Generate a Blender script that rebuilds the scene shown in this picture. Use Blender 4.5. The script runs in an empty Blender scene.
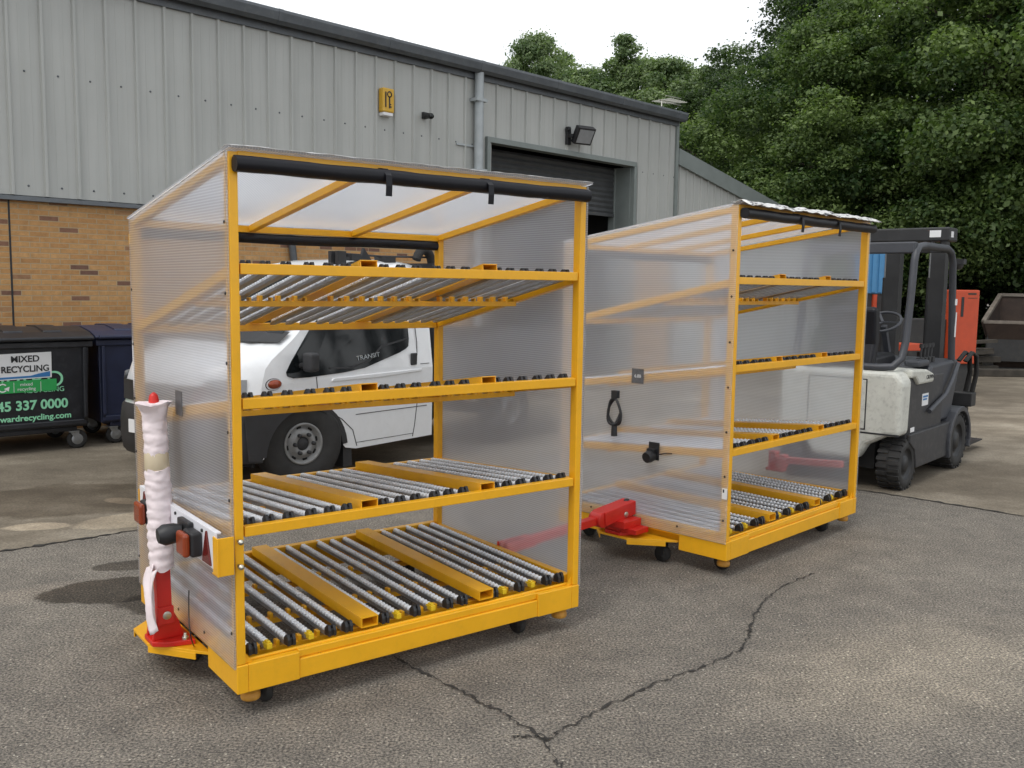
import bpy, bmesh, math, random
import numpy as np
from mathutils import Vector, Matrix, noise as mnoise
random.seed(7); rng = np.random.default_rng(7)
sc = bpy.context.scene
COL = sc.collection
R = math.radians

# ------------------------------------------------------------------ materials
def new_mat(name):
    m = bpy.data.materials.new(name); m.use_nodes = True
    nt = m.node_tree; nt.nodes.clear()
    out = nt.nodes.new('ShaderNodeOutputMaterial')
    return m, nt, out
def N(nt, typ, **kw):
    n = nt.nodes.new(typ)
    for k, v in kw.items():
        if k in n.inputs: n.inputs[k].default_value = v
        else: setattr(n, k, v)
    return n
def L(nt, a, b): nt.links.new(a, b)
def ramp(nt, fac, stops):
    r = nt.nodes.new('ShaderNodeValToRGB'); cr = r.color_ramp
    while len(cr.elements) < len(stops): cr.elements.new(0.5)
    for e, (p, c) in zip(cr.elements, stops):
        e.position = p; e.color = (c[0], c[1], c[2], 1) if len(c) == 3 else c
    L(nt, fac, r.inputs[0]); return r
def mixc(nt, fac, a, b, mode='MIX'):
    n = nt.nodes.new('ShaderNodeMix'); n.data_type = 'RGBA'; n.blend_type = mode
    for sock, v in ((n.inputs[0], fac), (n.inputs[6], a), (n.inputs[7], b)):
        if hasattr(v, 'links'): L(nt, v, sock)
        elif isinstance(v, (int, float)): sock.default_value = v
        else: sock.default_value = (v[0], v[1], v[2], 1)
    return n.outputs[2]
def math_(nt, op, a, b=0.0, c=None):
    n = nt.nodes.new('ShaderNodeMath'); n.operation = op
    for s, v in zip(n.inputs, (a, b, c)):
        if v is None: continue
        if hasattr(v, 'links'): L(nt, v, s)
        else: s.default_value = v
    return n.outputs[0]
def coords(nt, kind='Object', scale=None):
    t = nt.nodes.new('ShaderNodeTexCoord'); o = t.outputs[kind]
    if scale:
        mp = nt.nodes.new('ShaderNodeMapping'); mp.inputs['Scale'].default_value = scale
        L(nt, o, mp.inputs[0]); o = mp.outputs[0]
    return o
def simple(name, col, rough=0.5, metal=0.0, var=0.12, vscale=6.0, bump=0.0, bscale=200.0, dirt=None, dirt_amt=0.3, spec=0.5, coat=0.0):
    m, nt, out = new_mat(name)
    p = N(nt, 'ShaderNodeBsdfPrincipled'); p.inputs['Metallic'].default_value = metal
    p.inputs['Specular IOR Level'].default_value = spec
    p.inputs['Coat Weight'].default_value = coat
    co = coords(nt)
    n1 = N(nt, 'ShaderNodeTexNoise', Scale=vscale, Detail=6.0, Roughness=0.6); L(nt, co, n1.inputs['Vector'])
    lo = [c*(1-var) for c in col]; hi = [min(1, c*(1+var)) for c in col]
    r = ramp(nt, n1.outputs['Fac'], [(0.3, lo), (0.7, hi)])
    c = r.outputs[0]
    if dirt:
        n2 = N(nt, 'ShaderNodeTexNoise', Scale=vscale*2.7, Detail=8.0, Roughness=0.75); L(nt, co, n2.inputs['Vector'])
        f = ramp(nt, n2.outputs['Fac'], [(0.5, (0, 0, 0)), (0.72, (dirt_amt,)*3)])
        c = mixc(nt, f.outputs[0], c, dirt)
    L(nt, c, p.inputs['Base Color'])
    rr = N(nt, 'ShaderNodeMapRange'); rr.inputs['To Min'].default_value = max(0, rough-0.08); rr.inputs['To Max'].default_value = min(1, rough+0.1)
    L(nt, n1.outputs['Fac'], rr.inputs[0]); L(nt, rr.outputs[0], p.inputs['Roughness'])
    if bump:
        n3 = N(nt, 'ShaderNodeTexNoise', Scale=bscale, Detail=3.0); L(nt, co, n3.inputs['Vector'])
        b = N(nt, 'ShaderNodeBump', Strength=bump, Distance=0.004); L(nt, n3.outputs['Fac'], b.inputs['Height'])
        L(nt, b.outputs[0], p.inputs['Normal'])
    L(nt, p.outputs[0], out.inputs[0]); return m

M = {}
M['yellow'] = simple('yellow_paint', (0.87, 0.435, 0.013), 0.30, var=0.05, vscale=5, bump=0.04, bscale=260, dirt=(0.45, 0.24, 0.03), dirt_amt=0.2)
M['yellow_bright'] = simple('yellow_plastic', (0.80, 0.55, 0.02), 0.4, var=0.05)
M['red'] = simple('red_paint', (0.62, 0.022, 0.014), 0.35, var=0.1, bump=0.04)
M['black'] = simple('black_plastic', (0.018, 0.018, 0.02), 0.45, var=0.25)
M['rubber'] = simple('black_rubber', (0.022, 0.021, 0.02), 0.8, var=0.3, vscale=14, bump=0.3, dirt=(0.07, 0.06, 0.05))
M['vinyl'] = simple('black_vinyl', (0.007, 0.007, 0.010), 0.42, var=0.3, vscale=9, bump=0.25, bscale=22, spec=0.3)
M['steel'] = simple('galvanised_steel', (0.34, 0.35, 0.36), 0.42, metal=0.7, var=0.12, vscale=20)
M['roller'] = simple('grey_roller_plastic', (0.80, 0.82, 0.84), 0.42, var=0.1, vscale=8)
M['zinc'] = simple('zinc_bolt', (0.6, 0.58, 0.5), 0.3, metal=1.0)
M['wood_plug'] = simple('ochre_pad', (0.50, 0.24, 0.03), 0.6, var=0.25, vscale=20)
M['white_plate'] = simple('white_plate', (0.80, 0.80, 0.84), 0.35, var=0.03)
M['lens_red'] = simple('red_lens', (0.13, 0.012, 0.009), 0.2, var=0.1)
M['lens_orange'] = simple('orange_lens', (0.27, 0.048, 0.016), 0.18, var=0.1)
M['foam'] = simple('pink_foam_wrap', (0.86, 0.75, 0.76), 0.6, var=0.07, vscale=16, bump=0.2, bscale=60)
M['tape'] = simple('buff_tape', (0.62, 0.52, 0.36), 0.45, var=0.08)
M['greytape'] = simple('grey_label', (0.11, 0.11, 0.115), 0.5, var=0.3, vscale=40)
M['paper'] = simple('white_paper', (0.78, 0.78, 0.78), 0.6, var=0.04)
M['ink'] = simple('black_ink', (0.02, 0.02, 0.022), 0.6)

def polycarb(axis, name, f0=0.10, tlw=0.5):
    m, nt, out = new_mat(name)
    co = coords(nt)
    sx = nt.nodes.new('ShaderNodeSeparateXYZ'); L(nt, co, sx.inputs[0])
    s = math_(nt, 'MULTIPLY', sx.outputs[axis], 2*math.pi/0.0115)
    w = math_(nt, 'SINE', s)
    rib = math_(nt, 'MULTIPLY_ADD', w, 0.5, 0.5)
    rib = math_(nt, 'POWER', rib, 2.0)
    n1 = N(nt, 'ShaderNodeTexNoise', Scale=2.2, Detail=4.0); L(nt, co, n1.inputs['Vector'])
    refr = N(nt, 'ShaderNodeBsdfRefraction', IOR=1.05, Roughness=0.13); refr.inputs['Color'].default_value = (0.95, 0.96, 0.98, 1)
    tr = N(nt, 'ShaderNodeBsdfRefraction', IOR=1.08, Roughness=0.42); tr.inputs['Color'].default_value = (0.96, 0.97, 1.0, 1)
    see = N(nt, 'ShaderNodeMixShader', Fac=0.30); L(nt, refr.outputs[0], see.inputs[1]); L(nt, tr.outputs[0], see.inputs[2])
    df = N(nt, 'ShaderNodeBsdfDiffuse'); df.inputs['Color'].default_value = (0.90, 0.915, 0.95, 1)
    tl = N(nt, 'ShaderNodeBsdfTranslucent'); tl.inputs['Color'].default_value = (0.90, 0.915, 0.95, 1)
    hz = N(nt, 'ShaderNodeMixShader', Fac=tlw); L(nt, df.outputs[0], hz.inputs[1]); L(nt, tl.outputs[0], hz.inputs[2])
    f = math_(nt, 'MULTIPLY_ADD', rib, 0.22, f0)
    f = math_(nt, 'ADD', f, math_(nt, 'MULTIPLY', n1.outputs['Fac'], 0.07))
    body = N(nt, 'ShaderNodeMixShader'); L(nt, f, body.inputs[0]); L(nt, see.outputs[0], body.inputs[1]); L(nt, hz.outputs[0], body.inputs[2])
    gl = N(nt, 'ShaderNodeBsdfGlossy', Roughness=0.22)
    fr = N(nt, 'ShaderNodeFresnel', IOR=1.45)
    fin = N(nt, 'ShaderNodeMixShader'); ge = nt.nodes.new('ShaderNodeNewGeometry'); L(nt, math_(nt, 'MULTIPLY', fr.outputs[0], math_(nt, 'SUBTRACT', 1.0, ge.outputs['Backfacing'])), fin.inputs[0]); L(nt, body.outputs[0], fin.inputs[1]); L(nt, gl.outputs[0], fin.inputs[2])
    bp = N(nt, 'ShaderNodeBump', Strength=0.25, Distance=0.002); L(nt, rib, bp.inputs['Height'])
    for n in (df, gl): L(nt, bp.outputs[0], n.inputs['Normal'])
    L(nt, fin.outputs[0], out.inputs[0]); return m
M['poly_side'] = polycarb(2, 'twin_wall_sheet_side')
M['poly_roof'] = polycarb(0, 'twin_wall_sheet_roof', 0.26, 0.85)

def film_mat(name, printed):
    m, nt, out = new_mat(name)
    co = coords(nt)
    n = N(nt, 'ShaderNodeTexNoise', Scale=22.0, Detail=6.0, Roughness=0.7); L(nt, co, n.inputs['Vector'])
    if printed:
        mp = N(nt, 'ShaderNodeMapping'); mp.inputs['Scale'].default_value = (9, 30, 30); L(nt, co, mp.inputs[0])
        n2 = N(nt, 'ShaderNodeTexNoise', Scale=1.0, Detail=5.0, Roughness=0.7); L(nt, mp.outputs[0], n2.inputs['Vector'])
        c = ramp(nt, n2.outputs['Fac'], [(0.40, (0.03, 0.03, 0.035)), (0.46, (0.75, 0.74, 0.72))]).outputs[0]
    else:
        c = ramp(nt, n.outputs['Fac'], [(0.3, (0.7, 0.7, 0.7)), (0.7, (0.85, 0.85, 0.85))]).outputs[0]
    p = N(nt, 'ShaderNodeBsdfPrincipled', Roughness=0.3); L(nt, c, p.inputs['Base Color'])
    b = N(nt, 'ShaderNodeBump', Strength=0.6, Distance=0.01); L(nt, n.outputs['Fac'], b.inputs['Height']); L(nt, b.outputs[0], p.inputs['Normal'])
    t = N(nt, 'ShaderNodeBsdfTransparent')
    mx = N(nt, 'ShaderNodeMixShader', Fac=1.0 if printed else 0.6); L(nt, t.outputs[0], mx.inputs[1]); L(nt, p.outputs[0], mx.inputs[2])
    L(nt, mx.outputs[0], out.inputs[0]); return m
M['film'] = film_mat('clear_wrinkled_film', False)
M['film_print'] = film_mat('printed_wrinkled_film', True)

# ------------------------------------------------------------------ mesh builder
class MB:
    def __init__(s): s.v = []; s.f = []; s.mi = []; s.sm = []
    def add(s, vs, fs, mi=0, smooth=False):
        o = len(s.v); s.v += [tuple(map(float, p)) for p in vs]
        for f in fs: s.f.append(tuple(i+o for i in f)); s.mi.append(mi); s.sm.append(smooth)
    def box(s, a, b, mi=0):
        x0, y0, z0 = [min(p, q) for p, q in zip(a, b)]; x1, y1, z1 = [max(p, q) for p, q in zip(a, b)]
        s.add([(x0,y0,z0),(x1,y0,z0),(x1,y1,z0),(x0,y1,z0),(x0,y0,z1),(x1,y0,z1),(x1,y1,z1),(x0,y1,z1)],
              [(3,2,1,0),(4,5,6,7),(0,1,5,4),(1,2,6,5),(2,3,7,6),(3,0,4,7)], mi); return s
    def bar(s, p, q, w, h, up=(0,0,1), mi=0):
        p, q = Vector(p), Vector(q); d = (q-p).normalized(); up = Vector(up)
        a = d.cross(up).normalized()*w/2; b = a.cross(d).normalized()*h/2
        vs = [p-a-b, p+a-b, p+a+b, p-a+b, q-a-b, q+a-b, q+a+b, q-a+b]
        s.add(vs, [(0,1,2,3),(7,6,5,4),(0,4,5,1),(1,5,6,2),(2,6,7,3),(3,7,4,0)], mi); return s
    def prism(s, poly, x0, x1, axis='x', mi=0):
        n = len(poly)
        def P(a, b, t): return {'x': (t, a, b), 'y': (a, t, b), 'z': (a, b, t)}[axis]
        vs = [P(a, b, x0) for a, b in poly]+[P(a, b, x1) for a, b in poly]
        fs = [tuple(range(n)), tuple(range(2*n-1, n-1, -1))]+[(i, i+n, (i+1) % n+n, (i+1) % n) for i in range(n)]
        s.add(vs, fs, mi); return s
    def tube(s, pts, r, n=10, mi=0, caps=True, smooth=True):
        pts = [Vector(p) for p in pts]; rings = []; k = len(pts)
        rs = r if isinstance(r, (list, tuple)) else [r]*k
        prev = None
        for i, p in enumerate(pts):
            d = (pts[min(i+1, k-1)]-pts[max(i-1, 0)]).normalized()
            if prev is None:
                u = Vector((0, 0, 1)) if abs(d.z) < 0.9 else Vector((1, 0, 0))
                a = d.cross(u).normalized()
            else: a = (prev-d*prev.dot(d)).normalized()
            prev = a; b = d.cross(a)
            rings.append([p+(a*math.cos(t*2*math.pi/n)+b*math.sin(t*2*math.pi/n))*rs[i] for t in range(n)])
        vs = [v for g in rings for v in g]
        fs = [(i*n+j, i*n+(j+1) % n, (i+1)*n+(j+1) % n, (i+1)*n+j) for i in range(k-1) for j in range(n)]
        s.add(vs, fs, mi, smooth)
        if caps: s.add(rings[0], [tuple(range(n-1, -1, -1))], mi); s.add(rings[-1], [tuple(range(n))], mi)
        return s
    def lathe(s, prof, c, axis='z', n=24, mi=0, smooth=True):
        # prof: list of (r, t); t along the axis
        vs = []
        for r, t in prof:
            for j in range(n):
                a = j*2*math.pi/n; x, y = r*math.cos(a), r*math.sin(a)
                vs.append({'z': (c[0]+x, c[1]+y, c[2]+t), 'x': (c[0]+t, c[1]+x, c[2]+y), 'y': (c[0]+x, c[1]+t, c[2]-y)}[axis])
        k = len(prof)
        fs = [(i*n+j, i*n+(j+1) % n, (i+1)*n+(j+1) % n, (i+1)*n+j) for i in range(k-1) for j in range(n)]
        s.add(vs, fs, mi, smooth); return s
    def quad(s, a, b, c, d, mi=0): s.add([a, b, c, d], [(0, 1, 2, 3)], mi); return s
    def build(s, name, mat, parent=None, bevel=0, recalc=True, seg=2):
        me = bpy.data.meshes.new(name); me.from_pydata(s.v, [], s.f)
        for m in (mat if isinstance(mat, (list, tuple)) else [mat]): me.materials.append(M[m] if isinstance(m, str) else m)
        me.polygons.foreach_set('material_index', s.mi); me.polygons.foreach_set('use_smooth', s.sm)
        if recalc:
            bm = bmesh.new(); bm.from_mesh(me); bmesh.ops.recalc_face_normals(bm, faces=bm.faces); bm.to_mesh(me); bm.free()
        me.update()
        o = bpy.data.objects.new(name, me); COL.objects.link(o)
        if parent: o.parent = parent
        if bevel:
            b = o.modifiers.new('bevel', 'BEVEL'); b.width = bevel; b.segments = seg; b.limit_method = 'ANGLE'; b.angle_limit = R(35)
        return o
def tag(o, label=None, cat=None, group=None, kind=None):
    for k, v in (('label', label), ('category', cat), ('group', group), ('kind', kind)):
        if v: o[k] = v
    return o
def empty(name, loc=(0, 0, 0), rz=0.0):
    o = bpy.data.objects.new(name, None); COL.objects.link(o); o.location = loc; o.rotation_euler = (0, 0, rz); o.empty_display_size = 0.2
    return o
def copy_tree(o, parent=None):
    c = o.copy(); COL.objects.link(c)
    if parent: c.parent = parent
    for ch in list(o.children): copy_tree(ch, c)
    return c
def text(name, body, size, mat, parent, mtx, extrude=0.001, align='CENTER', sx=1.0, bold=0.0):
    cu = bpy.data.curves.new(name, 'FONT'); cu.body = body; cu.size = size; cu.extrude = extrude; cu.align_x = align; cu.align_y = 'CENTER'; cu.offset = bold
    cu.materials.append(M[mat])
    tmp = bpy.data.objects.new(name, cu); COL.objects.link(tmp); dg = bpy.context.evaluated_depsgraph_get()
    me = bpy.data.meshes.new_from_object(tmp.evaluated_get(dg)); bpy.data.objects.remove(tmp)
    o = bpy.data.objects.new(name, me); COL.objects.link(o); o.parent = parent
    o.matrix_local = mtx @ Matrix.Diagonal((sx, 1, 1, 1)); return o
def frame(o, x, y):
    x = Vector(x).normalized(); y = Vector(y).normalized(); z = x.cross(y)
    m = Matrix((x, y, z)).transposed().to_4x4(); m.translation = Vector(o); return m

# ------------------------------------------------------------------ camera (solved from the photograph)
F, PIT, ROLL, H_CAM = 925.6, 0.1048, 0.0139, 1.75
cam = bpy.data.cameras.new('camera'); co = bpy.data.objects.new('camera', cam); COL.objects.link(co)
cam.sensor_width = 36; cam.lens = F/1024*36; cam.clip_start = 0.05; cam.clip_end = 500
c_, s_ = math.cos(PIT), math.sin(PIT); cr, sr = math.cos(ROLL), math.sin(ROLL)
right = Vector((cr, sr*s_, sr*c_)); up = Vector((-sr, cr*s_, cr*c_)); fwd = Vector((0, c_, -s_))
mtx = Matrix((right, up, -fwd)).transposed().to_4x4(); mtx.translation = (0, 0, H_CAM)
co.matrix_world = mtx; sc.camera = co

# ------------------------------------------------------------------ light
SUN_EL, SUN_AZ = R(58), R(215)     # azimuth clockwise from +Y: behind the camera, to the left
w = bpy.data.worlds.new('World'); sc.world = w; w.use_nodes = True
nt = w.node_tree; nt.nodes.clear()
wo = nt.nodes.new('ShaderNodeOutputWorld'); bg = nt.nodes.new('ShaderNodeBackground')
sky = nt.nodes.new('ShaderNodeTexSky'); sky.sky_type = 'NISHITA'; sky.sun_disc = False
sky.sun_elevation = SUN_EL; sky.sun_rotation = SUN_AZ; sky.dust_density = 3.0
tc = nt.nodes.new('ShaderNodeTexCoord')
cn = N(nt, 'ShaderNodeTexNoise', Scale=2.2, Detail=5.0, Roughness=0.5)
mp = N(nt, 'ShaderNodeMapping'); mp.inputs['Scale'].default_value = (1, 1, 2.5); L(nt, tc.outputs['Generated'], mp.inputs[0]); L(nt, mp.outputs[0], cn.inputs['Vector'])
cl = ramp(nt, cn.outputs['Fac'], [(0.36, (8.0, 8.5, 9.1)), (0.62, (12.6, 12.8, 13.0))])
mixed = mixc(nt, 0.88, sky.outputs[0], cl.outputs[0])
L(nt, mixed, bg.inputs[0]); bg.inputs[1].default_value = 0.10
L(nt, bg.outputs[0], wo.inputs[0])
sl = bpy.data.lights.new('sun', 'SUN'); sl.energy = 1.1; sl.angle = R(25); sl.color = (1, 0.97, 0.92)
so = bpy.data.objects.new('sun', sl); COL.objects.link(so)
sd = Vector((math.sin(SUN_AZ)*math.cos(SUN_EL), math.cos(SUN_AZ)*math.cos(SUN_EL), math.sin(SUN_EL)))
so.rotation_euler = sd.to_track_quat('Z', 'Y').to_euler(); so.location = sd*40

# ------------------------------------------------------------------ ground
STAINS_A = [(-2.22, 5.12, 0.42, 0.24, 0.3, 0.07, (0.34, 0.32, 0.30), 1.0), (-1.72, 4.95, 0.45, 0.20, 0.2, 0.08, (0.36, 0.34, 0.32), 0.95), (-2.25, 5.62, 0.35, 0.11, 0.35, 0.07, (0.42, 0.40, 0.38), 0.95),
            (1.9, 4.15, 0.85, 0.45, 0.5, 0.6, (1.4, 1.36, 1.28), 0.85), (0.6, 3.2, 0.8, 0.3, 0.4, 0.6, (0.9, 0.9, 0.9), 0.6), (-2.75, 5.0, 0.5, 0.12, 0.6, 0.5, (1.35, 1.3, 1.25), 0.6), (2.6, 3.4, 0.7, 0.5, 0.2, 0.7, (0.86, 0.86, 0.86), 0.7)]
STAINS_C = [(-3.55, 7.3, 0.85, 0.62, 0.3, 0.10, (0.55, 0.52, 0.49), 0.95), (-2.65, 6.75, 0.55, 0.22, 0.55, 0.12, (1.75, 1.72, 1.66), 0.9), (-3.35, 6.45, 0.22, 0.12, 0.2, 0.1, (2.1, 2.06, 2.0), 0.9), (-3.05, 7.25, 0.22, 0.10, -0.3, 0.1, (1.8, 1.75, 1.7), 0.9),
            (-3.4, 9.3, 0.8, 0.4, 0.6, 0.5, (0.7, 0.68, 0.66), 0.6), (5.5, 9.0, 1.6, 0.7, 0.6, 0.6, (0.72, 0.7, 0.68), 0.6), (7.5, 12.5, 2.0, 0.9, 0.5, 0.6, (1.2, 1.18, 1.15), 0.7)]
def asphalt():
    m, nt, out = new_mat('worn_asphalt'); co = coords(nt)
    p = N(nt, 'ShaderNodeBsdfPrincipled', Roughness=0.9); p.inputs['Specular IOR Level'].default_value = 0.25
    big = N(nt, 'ShaderNodeTexNoise', Scale=0.55, Detail=5.0, Roughness=0.62); L(nt, co, big.inputs['Vector'])
    mid = N(nt, 'ShaderNodeTexNoise', Scale=5.0, Detail=6.0, Roughness=0.7); L(nt, co, mid.inputs['Vector'])
    fine = N(nt, 'ShaderNodeTexNoise', Scale=88.0, Detail=5.0, Roughness=0.7); L(nt, co, fine.inputs['Vector'])
    vor = N(nt, 'ShaderNodeTexVoronoi', Scale=62.0); L(nt, co, vor.inputs['Vector'])
    c1 = ramp(nt, big.outputs['Fac'], [(0.30, (0.158, 0.144, 0.128)), (0.52, (0.188, 0.171, 0.151)), (0.72, (0.225, 0.206, 0.181))]).outputs[0]
    c2 = mixc(nt, 0.8, c1, ramp(nt, mid.outputs['Fac'], [(0.3, (0.68,)*3), (0.7, (1.22, 1.2, 1.16))]).outputs[0], 'MULTIPLY')
    c3 = mixc(nt, 0.9, c2, ramp(nt, fine.outputs['Fac'], [(0.37, (0.20,)*3), (0.5, (0.92,)*3), (0.63, (2.0, 1.95, 1.8))]).outputs[0], 'MULTIPLY')
    sep = nt.nodes.new('ShaderNodeSeparateColor'); L(nt, vor.outputs['Color'], sep.inputs[0])
    st = ramp(nt, sep.outputs[0], [(0.935, (0, 0, 0)), (0.945, (1, 1, 1))])
    sm = math_(nt, 'LESS_THAN', vor.outputs['Distance'], 0.26)
    c4 = mixc(nt, math_(nt, 'MULTIPLY', math_(nt, 'MULTIPLY', st.outputs[0], sm), 0.9), c3, (0.52, 0.48, 0.40))
    for (cx, cy, rx, ry, rot, soft, col_, amt) in STAINS_A:
        c4 = mixc(nt, math_(nt, 'MULTIPLY', ell(nt, co, cx, cy, rx, ry, rot, soft, nsc=3.0), amt), c4, mixc(nt, 1.0, c4, col_, 'MULTIPLY'))
    L(nt, c4, p.inputs['Base Color'])
    b = N(nt, 'ShaderNodeBump', Strength=0.55, Distance=0.006); L(nt, math_(nt, 'ADD', fine.outputs['Fac'], vor.outputs['Distance']), b.inputs['Height']); L(nt, b.outputs[0], p.inputs['Normal'])
    L(nt, p.outputs[0], out.inputs[0]); return m
def ell(nt, co, cx, cy, rx, ry, rot=0.0, soft=0.35, wob=0.45, nsc=1.6):
    mp = N(nt, 'ShaderNodeMapping'); mp.vector_type = 'TEXTURE'; mp.inputs['Location'].default_value = (cx, cy, 0); mp.inputs['Rotation'].default_value = (0, 0, rot); mp.inputs['Scale'].default_value = (rx, ry, 1)
    L(nt, co, mp.inputs[0]); ln = N(nt, 'ShaderNodeVectorMath'); ln.operation = 'LENGTH'; L(nt, mp.outputs[0], ln.inputs[0])
    n = N(nt, 'ShaderNodeTexNoise', Scale=nsc, Detail=6.0, Roughness=0.65); L(nt, co, n.inputs['Vector'])
    d = math_(nt, 'ADD', ln.outputs['Value'], math_(nt, 'MULTIPLY', math_(nt, 'SUBTRACT', n.outputs['Fac'], 0.5), wob*2))
    mr = N(nt, 'ShaderNodeMapRange'); mr.interpolation_type = 'SMOOTHSTEP'; mr.inputs['From Min'].default_value = 1.0-soft; mr.inputs['From Max'].default_value = 1.0+soft; mr.inputs['To Min'].default_value = 1.0; mr.inputs['To Max'].default_value = 0.0
    L(nt, d, mr.inputs[0]); return mr.outputs[0]
def concrete():
    m, nt, out = new_mat('stained_concrete'); co = coords(nt)
    p = N(nt, 'ShaderNodeBsdfPrincipled', Roughness=0.85); p.inputs['Specular IOR Level'].default_value = 0.3
    st = N(nt, 'ShaderNodeMapping'); st.inputs['Rotation'].default_value = (0, 0, R(-40)); st.inputs['Scale'].default_value = (0.8, 1.15, 1); L(nt, co, st.inputs[0])
    big = N(nt, 'ShaderNodeTexNoise', Scale=0.9, Detail=8.0, Roughness=0.66); L(nt, st.outputs[0], big.inputs['Vector'])
    fine = N(nt, 'ShaderNodeTexNoise', Scale=60.0, Detail=4.0, Roughness=0.7); L(nt, co, fine.inputs['Vector'])
    c1 = ramp(nt, big.outputs['Fac'], [(0.34, (0.120, 0.100, 0.076)), (0.50, (0.180, 0.153, 0.117)), (0.58, (0.235, 0.203, 0.158)), (0.72, (0.32, 0.285, 0.23))]).outputs[0]
    c2 = mixc(nt, 0.8, c1, ramp(nt, fine.outputs['Fac'], [(0.32, (0.62,)*3), (0.68, (1.32, 1.3, 1.26))]).outputs[0], 'MULTIPLY')
    for (cx, cy, rx, ry, rot, soft, col_, amt) in STAINS_C:
        c2 = mixc(nt, math_(nt, 'MULTIPLY', ell(nt, co, cx, cy, rx, ry, rot, soft), amt), c2, mixc(nt, 1.0, c2, col_, 'MULTIPLY'))
    L(nt, c2, p.inputs['Base Color'])
    b = N(nt, 'ShaderNodeBump', Strength=0.3, Distance=0.004); L(nt, fine.outputs['Fac'], b.inputs['Height']); L(nt, b.outputs[0], p.inputs['Normal'])
    L(nt, p.outputs[0], out.inputs[0]); return m
M['asphalt'] = asphalt(); M['concrete'] = concrete()
M['soil'] = simple('dark_leaf_litter', (0.035, 0.028, 0.02), 0.95, var=0.4, vscale=3)
M['crack'] = simple('dark_crack_fill', (0.034, 0.031, 0.028), 0.95, var=0.4, vscale=30)  # flat dark strips for the crack and the slab joint
M['wet'] = simple('oil_stained_asphalt', (0.055, 0.049, 0.042), 0.75, var=0.45, vscale=70, bump=0.5, bscale=90)
M['dust'] = simple('pale_cement_spill', (0.30, 0.27, 0.225), 0.9, var=0.3, vscale=30)

g = MB(); g.quad((-140, -40, 0), (140, -40, 0), (140, 240, 0), (-140, 240, 0))
tag(g.build('ground', 'asphalt', recalc=False), 'worn brown grey asphalt yard', 'ground', kind='structure')
def sheet(name, pts, z, mat, label, kind='structure', cat='ground'):
    m = MB(); m.add([(x, y, z) for x, y in pts], [tuple(range(len(pts)))])
    o = m.build(name, mat, recalc=False)
    if o.data.polygons[0].normal.z < 0: o.data.flip_normals()
    return tag(o, label, cat, kind=kind)
sheet('concrete_apron', [(-9.9, 0.2), (-3.29, 5.83), (-2.62, 6.41), (0.6, 9.55), (2.55, 8.42), (3.16, 8.0), (3.59, 7.62), (4.05, 7.17), (6.4, 5.0), (30, 20), (24, 28), (6.5, 23.4), (-12, 4.5)], 0.004, 'concrete', 'stained pale concrete slab in front of the building')
sheet('woodland_floor', [(6.3, 23.2), (9.0, 22.3), (14, 21.9), (24, 21.6), (60, 18), (90, 60), (60, 110), (-20, 110), (-12, 40)], 0.008, 'soil', 'dark leaf litter under the trees')
def rough_path(pts, n, amp):
    out = []
    for (a, b) in zip(pts[:-1], pts[1:]):
        for i in range(n):
            t = i/n; out.append((a[0]+(b[0]-a[0])*t+random.uniform(-amp, amp), a[1]+(b[1]-a[1])*t+random.uniform(-amp, amp)))
    return out+[pts[-1]]
def crack(paths, wid, name, label):
    m = MB()
    for pts in paths:
        P = rough_path(pts, 12, 0.013); vs = []
        for i, p in enumerate(P):
            a = Vector(P[min(i+1, len(P)-1)]); b = Vector(P[max(i-1, 0)]); d = (a-b).normalized(); nn = Vector((-d.y, d.x))
            ww = wid*random.choice((0.3, 0.6, 1.0, 1.5))*random.uniform(0.6, 1.3)*(0.4+0.6*math.sin(math.pi*(0.12+0.8*i/len(P))))
            for sgn in (-1, 1): vs.append((p[0]+sgn*nn.x*ww*random.uniform(.5, 1.2), p[1]+sgn*nn.y*ww, 0.0055))
        m.add(vs, [(2*i, 2*i+2, 2*i+3, 2*i+1) for i in range(len(P)-1)])
    if name == 'pavement_crack':
        for (cx, cy, q) in ((0.15, 3.43, 0.022), (1.245, 4.62, 0.02)):
            k = 9; m.add([(cx+q*random.uniform(.3, 1)*math.cos(i*2*math.pi/k), cy+q*random.uniform(.3, 1)*math.sin(i*2*math.pi/k), 0.0052) for i in range(k)], [tuple(range(k))])
    o = m.build(name, 'crack', recalc=True)
    return tag(o, label, 'crack', kind='structure')
crack([[(-0.62, 4.3), (-0.51, 4.18), (-0.32, 3.97), (-0.16, 3.8), (-0.01, 3.64), (0.15, 3.43), (0.2, 3.22), (0.23, 2.95)],
       [(0.15, 3.43), (0.29, 3.59), (0.58, 3.89), (0.89, 4.14), (1.14, 4.36), (1.22, 4.55), (1.27, 4.7), (1.45, 5.1), (1.65, 5.38), (1.9, 5.6)],
       [(0.15, 3.43), (0.09, 3.455), (0.03, 3.44)],
       ], 0.0068, 'pavement_crack', 'jagged forked crack across the asphalt in front of the trolleys')
crack([[(-9.9, 0.2), (-3.29, 5.83), (-2.97, 6.1), (-2.62, 6.41), (0.6, 9.55)], [(2.55, 8.42), (3.16, 8.0), (3.59, 7.62), (4.05, 7.17), (6.4, 5.0)]], 0.014, 'slab_joint', 'dark open joint where concrete slab meets asphalt')
def blob(cx, cy, rx, ry, rot, z, mat, name, label):
    pts = []
    for i in range(40):
        a = i*2*math.pi/40; k = 1+0.35*mnoise.noise((math.cos(a)*1.6+cx, math.sin(a)*1.6+cy, rx*3))+0.2*mnoise.noise((math.cos(a)*5+cx, math.sin(a)*5, 3))
        x, y = rx*k*math.cos(a), ry*k*math.sin(a)
        pts.append((cx+x*math.cos(rot)-y*math.sin(rot), cy+x*math.sin(rot)+y*math.cos(rot)))
    return sheet(name, pts, z, mat, label, cat='stain')

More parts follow.
